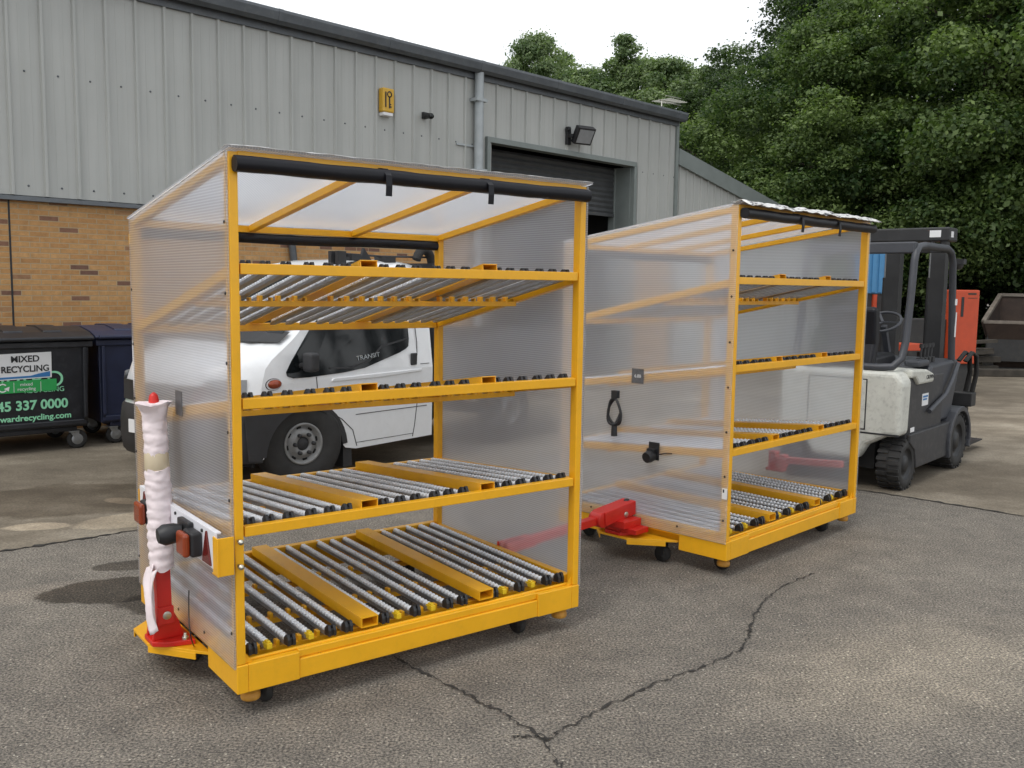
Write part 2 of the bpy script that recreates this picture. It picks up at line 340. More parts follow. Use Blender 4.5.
# ------------------------------------------------------------------ trolley
W, D, HF, HB = 1.80, 1.342, 2.250, 2.055
SH = [(0.79, 0.685), (1.30, 1.105), (1.825, 1.536)]   # shelf heights: front, back
BASE = (0.262, 0.285)
TRK = [0.082, 0.163, 0.25, 0.35, 0.436, 0.516, 0.697, 0.78, 0.861, 0.963, 1.04, 1.122, 1.303, 1.378, 1.463, 1.556, 1.638, 1.72]
DIV = [0.61, 1.24]
def track_mesh():
    m = MB(); ln = 1.22
    for sx in (-1, 1): m.box((sx*0.0135-0.001, 0, -0.016), (sx*0.0135+0.001, ln, -0.004))
    m.box((-0.0160, 0, -0.0185), (0.0160, ln, -0.016))
    n = 44
    for i in range(n):
        y = 0.014+i*(ln-0.028)/(n-1)
        m.lathe([(0.002, -0.0115), (0.0095, -0.0115), (0.0125, -0.006), (0.0125, 0.006), (0.0095, 0.0115), (0.002, 0.0115)], (0, y, 0.001), 'x', 8, 1)
    return m
def slope_rot(zf, zb, v0=0.0, v1=D): return math.atan2(zb-zf, v1-v0)
TR_ME = None
def shelf(root, name, zf, zb, base=False, underside=False):
    """one sloping shelf: rails + cross bars (mesh), with roller tracks, end brackets and lane dividers as children"""
    global TR_ME
    sl = (zb-zf)/D
    Z = lambda v: zf+sl*v
    m = MB(); e = 0.042
    if not base:
        m.box((e, 0.004, zf-0.042), (W-e, 0.040, zf))                         # front rail
        m.box((e, D-0.042, zb-0.042), (W-e, D-0.004, zb))                     # rear rail
        for u in (0.024, W-0.024):
            m.bar((u, 0.055, Z(0.055)-0.024), (u, D-0.05, Z(D-0.05)-0.024), 0.038, 0.045)
    cross = ((0.52,) if underside else (0.52, 0.95)) if not base else (0.14, 0.45, 0.85)
    for v in cross:
        m.bar((e, v, Z(v)-0.055), (W-e, v, Z(v)-0.055), 0.032, 0.026)
        for u in TRK:
            m.box((u-0.035, v-0.017, Z(v)-0.046), (u-0.018, v+0.017, Z(v)-0.018))
            m.box((u+0.018, v-0.017, Z(v)-0.046), (u+0.03, v+0.017, Z(v)-0.026))
    sh = m.build(name, 'yellow', root, bevel=0.003)
    rx = math.atan(sl)
    for i, u in enumerate(TRK):
        yel = base and (i % 6) in (1, 3)
        v0 = 0.075 if not yel else 0.10
        if TR_ME is None:
            t = track_mesh().build('roller_track', ['steel', 'roller'], sh); TR_ME = t.data
        else:
            t = bpy.data.objects.new('roller_track', TR_ME); COL.objects.link(t); t.parent = sh
        t.location = (u, v0+random.uniform(-.004, .004), Z(v0)-0.006); t.rotation_euler = (rx, 0, random.uniform(-.003, .003))
        b = MB(); z = Z(0.06)
        if yel:
            b.box((u-0.012, 0.066, z-0.024), (u+0.012, 0.115, z+0.001)); b.box((u-0.008, 0.075, z+0.001), (u+0.008, 0.105, z+0.008))
        else:
            pf = [(0.040, z-0.02), (0.040, z+0.006), (0.050, z+0.027), (0.064, z+0.027), (0.084, z+0.008), (0.084, z-0.02)]
            b.prism(pf, u-0.0185, u-0.005); b.prism(pf, u+0.005, u+0.0185); b.box((u-0.005, 0.046, z-0.02), (u+0.005, 0.082, z+0.012))
        b.build('end_bracket', 'yellow_bright' if yel else 'black', sh, bevel=0.0015, seg=1)
    for u in DIV:
        b = MB(); hw, hh = 0.041, 0.046
        p, q = Vector((u, 0.03, Z(0.03)+0.012)), Vector((u, D-0.05, Z(D-0.05)+0.012))
        t = 0.004
        for du, dz, w_, h_ in ((0, hh/2-t/2, 2*hw, t), (0, -hh/2+t/2, 2*hw, t), (hw-t/2, 0, t, hh-2*t), (-hw+t/2, 0, t, hh-2*t)):
            b.bar(p+Vector((du, 0, dz)), q+Vector((du, 0, dz)), w_, h_)
        b.build('lane_divider', 'yellow', sh)
    return sh
MID = []
def build_trolley():
    root = empty('rack_trolley')
    # base
    m = MB()
    for v0, v1 in ((-0.004, 0.34), (1.0, D+0.004)):
        m.box((-0.003, v0, 0.11), (0.045, v1, 0.228)); m.box((W-0.045, v0, 0.11), (W+0.003, v1, 0.228))
    m.box((0.045, -0.004, 0.11), (0.265, 0.03, 0.228)); m.box((W-0.265, -0.004, 0.11), (W-0.045, 0.03, 0.228))
    m.box((0.265, 0.0, 0.112), (W-0.265, 0.045, 0.196)); m.box((0.265, 0.010, 0.199), (W-0.265, 0.045, 0.232))
    m.box((0.275, 0.016, 0.19), (W-0.275, 0.04, 0.205))
    m.box((0.045, 0.030, 0.225), (W-0.045, 0.044, 0.238))
    m.box((0.045, D-0.045, 0.13), (W-0.045, D-0.005, 0.288))
    for u in (0.004, W-0.044): m.box((u, 0.06, 0.2), (u+0.04, D-0.05, 0.272))
    for u in (0.045, W-0.085): m.box((u, 0.34, 0.14), (u+0.04, 1.0, 0.2))
    for u in (0.61, 1.24): m.box((u-0.025, 0.045, 0.13), (u+0.025, D-0.045, 0.18))
    bf = m.build('base_frame', 'yellow', root, bevel=0.004)
    shelf(root, 'base_deck', BASE[0], BASE[1], base=True)
    for k, (a, b) in enumerate(SH): shelf(root, 'shelf', a, b, underside=(k == 2))
    # posts
    for u0 in (0.0, W-0.036):
        m = MB(); m.box((u0, 0.0, 0.229), (u0+0.036, 0.05, HF-0.006)); m.build('front_post', 'yellow', root, bevel=0.004)
        m = MB(); m.box((u0, D-0.05, 0.229), (u0+0.036, D, HB-0.006)); m.build('rear_post', 'yellow', root, bevel=0.004)
        m = MB(); gx = u0+0.018; g = -1 if u0 > 1 else 1
        m.prism([(gx+g*0.02, 0.229), (gx+g*0.05, 0.229), (gx+g*0.02, 0.27)], 0.012, 0.018, 'y'); m.build('gusset', 'yellow', root)
    # roof frame
    m = MB(); sl = (HB-HF)/D; ZR = lambda v: HF+sl*v-0.02
    m.box((0.036, -0.002, HF-0.045), (W-0.036, 0.045, HF-0.002)); m.box((0.036, D-0.045, HB-0.04), (W-0.036, D, HB-0.006))
    for u in (0.02, 0.6, 1.2, W-0.02): m.bar((u, 0.05, ZR(0.05)-0.006), (u, D-0.045, ZR(D-0.045)-0.006), 0.036, 0.034)
    m.build('roof_frame', 'yellow', root, bevel=0.003)
    t = 0.008
    m = MB(); m.prism([(-0.03, HF-sl*-0.0+0.004), (D+0.03, HB+0.001), (D+0.03, HB+0.001+t), (-0.03, HF+0.004+t)], -0.012, W+0.012)
    m.build('roof_panel', 'poly_roof', root)
    for u, s in ((-0.004, -1), (W+0.004, 1)):
        m = MB(); m.prism([(0.0, 0.215), (D, 0.215), (D, HB-0.004), (0.0, HF-0.004)], u, u+s*t)
        for v in (0.022, D-0.022):
            z = 0.36
            while z < (HF if v < .5 else HB)-0.1:
                m.lathe([(0.0005, 0.004*s), (0.006, 0.003*s), (0.0075, 0)], (u+s*t, v, z), 'x', 10, 1); z += 0.27
        for v in (0.35, 0.7, 1.05): m.lathe([(0.0005, 0.004*s), (0.006, 0.003*s), (0.0075, 0)], (u+s*t, v, 0.262), 'x', 10, 1)
        m.build('side_panel', ['poly_side', 'black'], root)
    # rolled covers
    m = MB(); n = 24; pts = [(0.012+(W-0.03)*i/n, -0.028+0.0012*math.sin(i*1.3), HF-0.054+0.0012*math.sin(i*.9)) for i in range(n+1)]
    m.tube(pts, [0.0315+0.0009*math.sin(i*2.1) for i in range(n+1)], 16)
    rc = m.build('rolled_cover', 'vinyl', root)
    for u in (0.65, 1.17):
        m = MB(); z = HF-0.035
        pts = [(-0.002, z+0.02), (-0.035, z+0.016), (-0.07, z-0.015), (-0.074, z-0.06), (-0.070, z-0.1), (-0.066, z-0.1), (-0.069, z-0.06), (-0.066, z-0.017), (-0.034, z+0.011), (-0.002, z+0.016)]
        m.prism(pts, u-0.014, u+0.014); m.build('strap', 'vinyl', rc)
    m = MB(); pts = [(0.04+(W-0.08)*i/12, D-0.028, HB-0.068+0.003*math.sin(i*.8)) for i in range(13)]
    m.tube(pts, 0.027, 14); rc2 = m.build('rolled_cover', 'vinyl', root)
    # feet and castors
    for u, v in ((0.075, 0.06), (W-0.075, 0.06), (0.075, D-0.06), (W-0.075, D-0.06)):
        m = MB(); m.lathe([(0.001, 0), (0.036, 0), (0.040, 0.006), (0.040, 0.024), (0.034, 0.027), (0.034, 0.034), (0.040, 0.037), (0.040, 0.056)], (u, v, 0.055), 'z', 20)
        m.build('corner_buffer', 'wood_plug', root)
    for (u, v, r, wd) in ((0.16, 0.12, 0.055, 0.034), (W-0.30, 0.12, 0.055, 0.034), (0.16, D-0.14, 0.055, 0.034), (W-0.3, D-0.14, 0.055, 0.034), (0.03, 0.48, 0.052, 0.05), (W-0.03, 0.48, 0.052, 0.05)):
        m = MB(); rot = random.uniform(-.3, .3)
        m.lathe([(0.001, 0), (0.04, 0), (0.04, 0.008), (0.001, 0.008)], (u, v, 0.132), 'z', 16)
        for s in (-1, 1): m.box((u+s*wd*0.62-0.002, v-0.018, 0.04), (u+s*wd*0.62+0.002, v+0.03, 0.132))
        fk = m.build('castor', 'black', root)
        if wd == 0.05 and u < 0.5: MID.append(fk)
        m = MB(); q = wd/2
        m.lathe([(0.010, -q), (r*0.62, -q), (r*0.66, -q*0.8), (r*0.92, -q), (r, -q*0.55), (r, q*0.55), (r*0.92, q), (r*0.66, q*0.8), (r*0.62, q), (0.010, q)], (u, v, r), 'x', 24)
        m.lathe([(0.001, -q*1.3), (0.012, -q*1.3), (0.012, q*1.3), (0.001, q*1.3)], (u, v, r), 'x', 10, 1)
        m.build('wheel', ['rubber', 'steel'], fk)
    # tow plate on the left end
    m = MB(); m.prism([(0.02, 0.36), (-0.03, 0.42), (-0.175, 0.62), (-0.175, 0.84), (-0.03, 0.98), (0.02, 1.0)], 0.148, 0.162, 'z')
    m.bar((-0.028, 0.42, 0.135), (-0.172, 0.62, 0.135), 0.006, 0.03); m.bar((-0.028, 0.98, 0.135), (-0.172, 0.84, 0.135), 0.006, 0.03)
    m.build('tow_plate', 'yellow', root, bevel=0.002)
    return root
def hitch_base(root, v=0.70):
    m = MB(); u0 = -0.17
    m.prism([(-0.005, v-0.13), (-0.12, v-0.10), (u0, v-0.06), (u0, v+0.06), (-0.12, v+0.10), (-0.005, v+0.13)], 0.163, 0.185, 'z')
    for s in (-1, 1): m.prism([(-0.165, 0.185), (-0.03, 0.185), (-0.05, 0.255), (-0.085, 0.33), (-0.13, 0.33), (-0.155, 0.26)], v+s*0.042-0.008, v+s*0.042+0.008, 'y')
    m.lathe([(0.001, -0.065), (0.02, -0.065), (0.02, 0.065), (0.001, 0.065)], (-0.105, v, 0.292), 'y', 12, 1)
    for s in (-1, 1): m.lathe([(0.016, 0), (0.016, 0.014), (0.009, 0.014), (0.009, 0.028), (0.001, 0.028)], (-0.04, v+s*0.1, 0.185), 'z', 8, 1)
    return m.build('hitch_bracket', ['red', 'zinc'], root, bevel=0.004)

A_POS, A_YAW = (-1.0796, 3.552, 0), 0.6482
B_POS, B_YAW = (1.3108, 5.4745, 0), 0.7969
ta = build_trolley()
tb = copy_tree(ta)
MID[0].location = (0.03, 0.24, 0)
ta.location = A_POS; ta.rotation_euler = (0, 0, A_YAW)
tb.location = B_POS; tb.rotation_euler = (0, 0, B_YAW)
GRP = 'yellow roller rack trolleys in the yard'
tag(ta, 'nearer yellow roller rack trolley with raised wrapped tow bar and tail light board', 'trolley', GRP)
tag(tb, 'farther yellow roller rack trolley with lowered red tow bar and coiled black cable', 'trolley', GRP)

# --- extras on trolley A
hb = hitch_base(ta, 0.62)
m = MB(); v = 0.69; uu = -0.11
m.bar((uu, 0.59, 0.27), (uu, v-0.045, 1.10), 0.062, 0.05, up=(0, 1, 0))
m.tube([(uu, v-0.045, 1.10), (uu, v-0.036, 1.235), (uu, v-0.035, 1.258), (uu, v-0.035, 1.27)], [0.020, 0.022, 0.018, 0.005], 14)
m.bar((uu, 0.588, 0.25), (uu, 0.595, 0.33), 0.072, 0.07, up=(0, 1, 0))
tbar = m.build('tow_bar', 'red', ta, bevel=0.004)
def sleeve(z0, z1, r0, pitch, flare=0):
    m = MB(); prof = []; k = int((z1-z0)/0.006); n = 22; vs = []
    for i in range(k+1):
        z = z0+(z1-z0)*i/k; t = i/k
        for j in range(n):
            a = j*2*math.pi/n
            rr = r0+0.0035*abs(math.sin((z+0.010*math.sin(a+z*9))*math.pi/pitch))-0.002+0.005*mnoise.noise((math.cos(a)*1.5, math.sin(a)*1.5, z*11))+0.006*mnoise.noise((math.cos(a)*3, math.sin(a)*3, z*34))+0.004*mnoise.noise((math.cos(a)*7, math.sin(a)*7, z*70))
            rr += flare*max(0, (t-0.72)/0.28)**1.5*(1+0.8*math.sin(2*a+0.4)+0.3*math.sin(5*a))
            vs.append((uu+rr*math.cos(a), 0.552+0.084*z+rr*math.sin(a), z+(0.02*mnoise.noise((a, 3, 1)) if i in (0, k) else 0)))
    m.add(vs, [(i*n+j, i*n+(j+1) % n, (i+1)*n+(j+1) % n, (i+1)*n+j) for i in range(k) for j in range(n)], 0, True)
    m.add(vs[-n:], [tuple(range(n))]); return m
fw_ = MB()
fw_ = sleeve(0.50, 0.94, 0.052, 0.042)
fo = fw_.build('foam_wrap', 'foam', tbar)
sleeve(1.00, 1.225, 0.050, 0.05, 0.022).build('foam_wrap', 'foam', tbar)
m = MB(); m.tube([(uu, 0.552+0.084*z, z) for z in (0.925, 0.94, 1.0, 1.015)], [0.046, 0.052, 0.051, 0.046], 22); m.build('packing_tape', 'tape', tbar)
m = MB(); vs = []; rows, cols = 16, 8           # torn foam hanging from the sleeve over the hitch
for i in range(rows+1):
    t = i/rows
    for j in range(cols+1):
        s = j/cols-0.5; wd = 0.13*(1-0.35*t)
        vs.append((uu-0.058-0.02*math.sin(t*2.4)+0.012*math.sin(s*7+t*5), 0.545-0.03*t+s*wd+0.01*math.sin(t*9), 0.52-0.27*t+0.012*math.sin(s*9+t*6)))
fs = [(i*(cols+1)+j, i*(cols+1)+j+1, (i+1)*(cols+1)+j+1, (i+1)*(cols+1)+j) for i in range(rows) for j in range(cols)]
m.add(vs, fs, 0, True)
fl = m.build('foam_flap', 'foam', tbar, recalc=False); so_ = fl.modifiers.new('thick', 'SOLIDIFY'); so_.thickness = 0.004
# light board
m = MB(); bu = -0.070
m.box((bu-0.004, 0.012, 0.628), (bu+0.004, 1.05, 0.782)); m.box((bu+0.004, 0.012, 0.774), (bu+0.02, 1.05, 0.782))
lb = m.build('light_board', 'white_plate', ta, bevel=0.002)
for v0, s in ((-0.022, 1), (1.05, 1)):
    m = MB(); m.box((bu-0.010, v0, 0.612), (-0.0125, v0+0.006, 0.765)); m.box((bu-0.010, v0+0.006, 0.612), (-0.0125, v0+0.06, 0.620)); m.box((bu-0.010, v0-0.004, 0.612), (bu-0.004, v0+0.05, 0.765) if v0 < .5 else (bu-0.005, v0+0.006, 0.765))
    m.build('board_bracket', 'yellow', ta, bevel=0.002)
for k, vc in enumerate((0.215, 0.83)):
    m = MB(); m.box((bu-0.052, vc-0.055, 0.65), (bu-0.004, vc+0.055, 0.752)); m.box((bu-0.080, vc-0.052, 0.653), (bu-0.052, vc+0.052, 0.749), 1)
    m.build('tail_lamp', ['black', 'lens_orange'], lb, bevel=0.012, seg=3)
    vt = (0.105, 0.96)[k]
    m = MB(); m.prism([(vt-0.05, 0.638), (vt+0.05, 0.638), (vt+0.004, 0.77), (vt-0.004, 0.77)], bu-0.012, bu-0.004); m.build('triangle_reflector', 'lens_red', lb, bevel=0.003)
m = MB(); vc = 0.335
m.box((bu-0.03, vc-0.07, 0.66), (bu-0.004, vc+0.07, 0.768)); m.tube([(bu-0.03, vc, 0.715), (bu-0.06, vc+0.01, 0.715), (bu-0.10, vc+0.015, 0.712), (bu-0.125, vc+0.016, 0.71)], [0.035, 0.042, 0.045, 0.03], 16)
m.build('socket', 'black', lb, bevel=0.006)
for vv in (0.16, 0.28, 0.5, 0.75):
    m = MB(); m.lathe([(0.001, -0.006), (0.007, -0.006), (0.007, 0)], (bu-0.004, vv, 0.76), 'x', 10); m.build('plate_bolt', 'black', lb)
for z in (0.64, 0.74):
    m = MB(); m.lathe([(0.001, -0.03), (0.007, -0.03), (0.007, -0.022), (0.011, -0.022), (0.011, -0.01), (0.006, -0.01), (0.006, 0.012)], (0.012, -0.012, z), 'y', 10); m.build('bracket_bolt', 'zinc', ta)
m = MB(); m.box((-0.0142, 0.575, 1.165), (-0.0122, 0.665, 1.275)); m.build('tape_label', 'greytape', ta)
m = MB(); bx_, bv = 0.13, D-0.03
m.box((0.0, D+0.0, HB-0.12), (0.17, D+0.05, HB-0.07)); m.box((0.10, D+0.006, HB-0.07), (0.16, D+0.046, HB-0.03), 0)
bk = m.build('beacon_bracket', 'yellow', ta)
m = MB(); m.lathe([(0.04, 0), (0.04, 0.07), (0.001, 0.07)], (bx_, D+0.046, HB-0.03), 'z', 18); m.lathe([(0.036, 0.07), (0.036, 0.105), (0.028, 0.115), (0.001, 0.118)], (bx_, D+0.046, HB-0.03), 'z', 18, 1)
m.build('beacon', ['black', 'lens_orange'], bk)
m = MB(); m.tube([(-0.02-0.05*math.sin(math.pi*i/14), 0.52-0.16*math.sin(math.pi*i/14*0.9), 0.40-0.235*i/14) for i in range(15)], 0.0028, 8); m.build('thin_cable', 'black', ta)
# protective film bunched along the roof edge
def film_strip(root, mat, amp, wdt, over):
    m = MB(); n = 90; k = 9; vs = []
    for i in range(n+1):
        u = -0.012+(W+0.024)*i/n
        for j in range(k+1):
            t = j/k; vv = 0.05-t*wdt
            zz = HF+0.014-(HB-HF)/D*-1*0+(-vv*0.145 if vv > 0 else 0)
            if vv < -0.03: zz -= (abs(vv)-0.03)*over
            zz += amp*(mnoise.noise((u*9, t*3, 1.7))+0.6*mnoise.noise((u*26, t*6, 4.2)))+amp*0.5
            vs.append((u, vv+amp*0.6*mnoise.noise((u*14, t*2, 9)), zz))
    m.add(vs, [(i*(k+1)+j, i*(k+1)+j+1, (i+1)*(k+1)+j+1, (i+1)*(k+1)+j) for i in range(n) for j in range(k)], 0, True)
    o = m.build('protective_film', mat, root, recalc=False); s = o.modifiers.new('thick', 'SOLIDIFY'); s.thickness = 0.0015; return o
film_strip(ta, 'film', 0.004, 0.085, 0.3)
film_strip(tb, 'film_print', 0.012, 0.13, 0.55)

# --- extras on trolley B
hitch_base(tb, 0.74)
m = MB()
m.bar((0.0, 0.73, 0.325), (-0.30, 0.745, 0.290), 0.11, 0.09); m.box((-0.16, 0.56, 0.186), (-0.02, 0.90, 0.220)); m.box((-0.20, 0.62, 0.220), (-0.02, 0.86, 0.268))
m.lathe([(0.001, -0.045), (0.05, -0.045), (0.05, 0.045), (0.001, 0.045)], (-0.31, 0.745, 0.285), 'y', 18)
m.bar((-0.19, 0.745, 0.285), (-0.98, 0.755, 0.262), 0.055, 0.05)
for s in (-1, 1): m.bar((-0.92, 0.755+s*0.035, 0.262), (-1.16, 0.76+s*0.035, 0.262), 0.016, 0.06)
for s in (-1, 1): m.lathe([(0.001, 0.052*s), (0.016, 0.052*s), (0.016, 0.036*s)], (-0.14, 0.744, 0.288), 'y', 10, 1)
m.lathe([(0.02, -0.02), (0.024, 0.0), (0.024, 0.02), (0.012, 0.03), (0.001, 0.032)], (-0.03, 0.735, 0.345), 'z', 10, 2)
m.build('tow_bar', ['red', 'zinc', 'black'], tb, bevel=0.004)
m = MB(); m.box((-0.0135, 0.64, 1.14), (-0.0122, 0.735, 1.235)); m.build('load_label', 'greytape', tb)
text('load_lettering', '6.00', 0.03, 'paper', tb, frame((-0.0140, 0.687, 1.187), (0, -1, 0), (0, 0, 1)), 0.0003)
m = MB(); m.box((-0.0135, 0.0, 0.492), (-0.0122, 0.036, 0.56)); m.build('paper_tag', 'paper', tb)
m = MB(); m.box((-0.0135, 0.02, 0.532), (-0.0138, 0.03, 0.552)); m.build('tag_mark', 'ink', tb)
pts = []
for i in range(46):
    a = i/45*2*math.pi*1.75; pts.append((-0.035-0.012*math.sin(a*.5), 0.85+0.055*math.sin(a)+0.010*math.cos(a*2.3), 0.94+0.085*math.cos(a)))
m = MB(); m.box((-0.045, 0.83, 1.03), (-0.0125, 0.875, 1.08)); m.tube([(-0.03, 0.852, 1.05)]+pts+[(-0.035, 0.85, 0.84)], 0.009, 8); m.tube([(-0.035, 0.85, 0.85), (-0.035, 0.85, 0.78)], [0.018, 0.022], 12)
m.build('coiled_cable', 'black', tb)
m = MB(); m.box((-0.02, 0.50, 0.66), (-0.0125, 0.58, 0.775)); m.tube([(-0.02, 0.545, 0.69), (-0.06, 0.548, 0.685), (-0.085, 0.55, 0.68)], [0.034, 0.04, 0.034], 16); m.box((-0.05, 0.515, 0.715), (-0.02, 0.575, 0.735)); m.tube([(-0.03, 0.5, 0.70), (-0.025, 0.45, 0.715), (-0.02, 0.4, 0.72)], 0.004, 6)
m.build('socket', 'black', tb, bevel=0.003)
m = MB(); m.box((W+0.02, 0.62, 0.32), (W+0.10, 0.76, 0.345)); m.box((W+0.06, 0.70, 0.345), (W+0.13, 0.76, 0.47)); m.box((W+0.06, 0.62, 0.345), (W+0.13, 0.66, 0.45)); m.bar((W+0.095, 0.72, 0.40), (W+0.095, 0.16, 0.44), 0.05, 0.05)
m.build('coupling_bar', 'red', tb, bevel=0.005)
# ------------------------------------------------------------------ buildings (wall frame: t along the wall, n away from the yard, z)
WP = Vector((-5.47, 10.56, 0)); wd = Vector((0.697, 0.717, 0)).normalized(); wn = Vector((-wd.y, wd.x, 0))
W_YAW = math.atan2(wd.y, wd.x)
def cladding():
    m, nt, out = new_mat('grey_wall_cladding'); co = coords(nt)
    p = N(nt, 'ShaderNodeBsdfPrincipled', Roughness=0.55)
    mp = N(nt, 'ShaderNodeMapping'); mp.inputs['Scale'].default_value = (9, 9, 0.35); L(nt, co, mp.inputs[0])
    st = N(nt, 'ShaderNodeTexNoise', Scale=1.0, Detail=6.0, Roughness=0.65); L(nt, mp.outputs[0], st.inputs['Vector'])
    n2 = N(nt, 'ShaderNodeTexNoise', Scale=0.8, Detail=4.0); L(nt, co, n2.inputs['Vector'])
    c = ramp(nt, st.outputs['Fac'], [(0.3, (0.385, 0.392, 0.370)), (0.5, (0.415, 0.422, 0.400)), (0.72, (0.435, 0.440, 0.418))]).outputs[0]
    c = mixc(nt, 0.5, c, ramp(nt, n2.outputs['Fac'], [(0.3, (0.86,)*3), (0.7, (1.1,)*3)]).outputs[0], 'MULTIPLY')
    L(nt, c, p.inputs['Base Color']); L(nt, p.outputs[0], out.inputs[0]); return m
def brick():
    m, nt, out = new_mat('buff_brick'); co = coords(nt)
    sp = nt.nodes.new('ShaderNodeSeparateXYZ'); L(nt, co, sp.inputs[0]); cb = nt.nodes.new('ShaderNodeCombineXYZ')
    L(nt, sp.outputs[0], cb.inputs[0]); L(nt, sp.outputs[2], cb.inputs[1])
    b = N(nt, 'ShaderNodeTexBrick'); b.inputs['Scale'].default_value = 1.0; b.inputs['Brick Width'].default_value = 0.215; b.inputs['Row Height'].default_value = 0.0605
    b.inputs['Mortar Size'].default_value = 0.006; b.inputs['Mortar Smooth'].default_value = 0.2; b.inputs['Bias'].default_value = 0.0
    b.inputs['Color1'].default_value = (0, 0, 0, 1); b.inputs['Color2'].default_value = (1, 1, 1, 1); b.inputs['Mortar'].default_value = (0.5, 0.5, 0.5, 1)
    L(nt, cb.outputs[0], b.inputs['Vector'])
    fac = nt.nodes.new('ShaderNodeSeparateColor'); L(nt, b.outputs['Color'], fac.inputs[0])
    n = N(nt, 'ShaderNodeTexNoise', Scale=14.0, Detail=6.0, Roughness=0.7); L(nt, co, n.inputs['Vector'])
    c = ramp(nt, fac.outputs[0], [(0.0, (0.44, 0.225, 0.085)), (0.25, (0.53, 0.295, 0.115)), (0.5, (0.47, 0.245, 0.092)), (0.7, (0.51, 0.275, 0.105)), (0.88, (0.54, 0.31, 0.13)), (0.93, (0.25, 0.125, 0.075)), (1.0, (0.16, 0.085, 0.06))]).outputs[0]
    c = mixc(nt, 0.8, c, ramp(nt, n.outputs['Fac'], [(0.3, (0.7,)*3), (0.7, (1.2,)*3)]).outputs[0], 'MULTIPLY')
    c = mixc(nt, b.outputs['Fac'], c, (0.42, 0.31, 0.18))
    p = N(nt, 'ShaderNodeBsdfPrincipled', Roughness=0.85); L(nt, c, p.inputs['Base Color'])
    bp = N(nt, 'ShaderNodeBump', Strength=0.5, Distance=0.006); bp.invert = True; L(nt, b.outputs['Fac'], bp.inputs['Height']); L(nt, bp.outputs[0], p.inputs['Normal'])
    L(nt, p.outputs[0], out.inputs[0]); return m
M['clad'] = cladding(); M['brick'] = brick()
M['slate'] = simple('slate_grey_trim', (0.085, 0.095, 0.105), 0.45, var=0.2, vscale=3, dirt=(0.2, 0.2, 0.19))
M['greengrey'] = simple('green_grey_trim', (0.20, 0.225, 0.215), 0.5, var=0.1, vscale=3)
M['shutter'] = simple('dark_shutter', (0.055, 0.058, 0.06), 0.5, var=0.2)
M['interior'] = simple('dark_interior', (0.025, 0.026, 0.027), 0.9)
M['pipe'] = simple('grey_downpipe', (0.36, 0.39, 0.40), 0.45, var=0.1)
M['glass'] = simple('dark_glass', (0.008, 0.010, 0.011), 0.06, var=0.1, spec=0.4)
M['clear'] = simple('lamp_glass', (0.3, 0.31, 0.32), 0.1, var=0.1)
M['alarm'] = simple('yellow_box_plastic', (0.62, 0.36, 0.03), 0.5, var=0.08, dirt=(0.5, 0.4, 0.2))
M['asphalt_roof'] = simple('roof_sheet', (0.16, 0.17, 0.175), 0.6)

bl = empty('industrial_unit', WP, W_YAW)
tag(bl, 'long grey ribbed metal clad industrial unit on buff brick with roller door', 'building')
ZC, ZE = 2.69, 5.10; T0, T1 = -9.0, 12.55; DL, DR, DT = 7.18, 11.12, 4.12     # door opening
m = MB(); m.box((T0, 0, -0.05), (DL, 0.3, ZC-0.03)); m.box((DR, 0, -0.05), (T1, 0.3, ZC-0.03)); m.build('brick_wall', 'brick', bl)
for x in (-0.215, 3.4): m = MB(); m.box((x, -0.004, 0), (x+0.02, 0.01, ZC-0.06)); m.build('movement_joint', 'ink', bl)
m = MB()
for a, b, z0 in ((T0, DL-0.08, ZC), (DL-0.08, DR+0.08, DT+0.09), (DR+0.08, T1, ZC)): m.box((a, -0.03, z0), (b, 0.2, ZE+0.1))
k = 0
t = 0.19-0.358*25
while t < T1-0.05:
    z0 = ZC if (t < DL-0.1 or t > DR+0.1) else DT+0.09
    if t > T0+0.03:
        m.prism([(t-0.026, -0.03), (t-0.014, -0.062), (t+0.014, -0.062), (t+0.026, -0.03)], z0, ZE+0.05, 'z')
        for q in (0.12, 0.24): m.box((t+q, -0.0315, z0), (t+q+0.012, -0.0295, ZE))
        for z in (4.05, 2.80):
            if z > z0: m.lathe([(0.001, -0.008), (0.010, -0.008), (0.013, 0)], (t+0.17, -0.03, z), 'y', 8, 1)
    t += 0.358
m.build('wall_cladding', ['clad', 'slate'], bl)
m = MB(); m.prism([(-0.002, ZC), (-0.075, ZC-0.015), (-0.085, ZC-0.06), (-0.07, ZC-0.065), (0.0, ZC-0.03)], T0, DL-0.1, 'x'); m.prism([(-0.002, ZC), (-0.075, ZC-0.015), (-0.085, ZC-0.06), (-0.07, ZC-0.065), (0.0, ZC-0.03)], DR+0.1, T1, 'x')
m.build('drip_flashing', 'slate', bl)
m = MB(); m.box((T0, -0.075, ZE-0.02), (T1+0.06, 0.2, ZE+0.16))
m.build('eaves_flashing', 'slate', bl)
m = MB(); prof = [(-0.075, ZE+0.2), (-0.10, ZE+0.1), (-0.17, ZE+0.06), (-0.235, ZE+0.1), (-0.26, ZE+0.2), (-0.25, ZE+0.24), (-0.22, ZE+0.245), (-0.08, ZE+0.245)]
m.prism(prof, T0, T1+0.12, 'x')
for i in range(12): m.prism([(a-0.005 if a < -0.2 else a, b-0.004 if b < ZE+.15 else b+0.003) for a, b in prof], T0+1+i*1.85, T0+1.07+i*1.85, 'x')
m.build('gutter', 'slate', bl)
m = MB(); m.prism([(-0.08, ZE+0.24), (9.0, ZE+1.1), (18, ZE+0.24), (18, ZE+0.1), (-0.08, ZE+0.1)], T0, T1+0.05, 'x'); m.build('roof', 'asphalt_roof', bl)
m = MB(); m.box((T1, -0.07, 0), (T1+0.09, 18, ZE+0.1)); m.build('corner_trim', 'greengrey', bl)
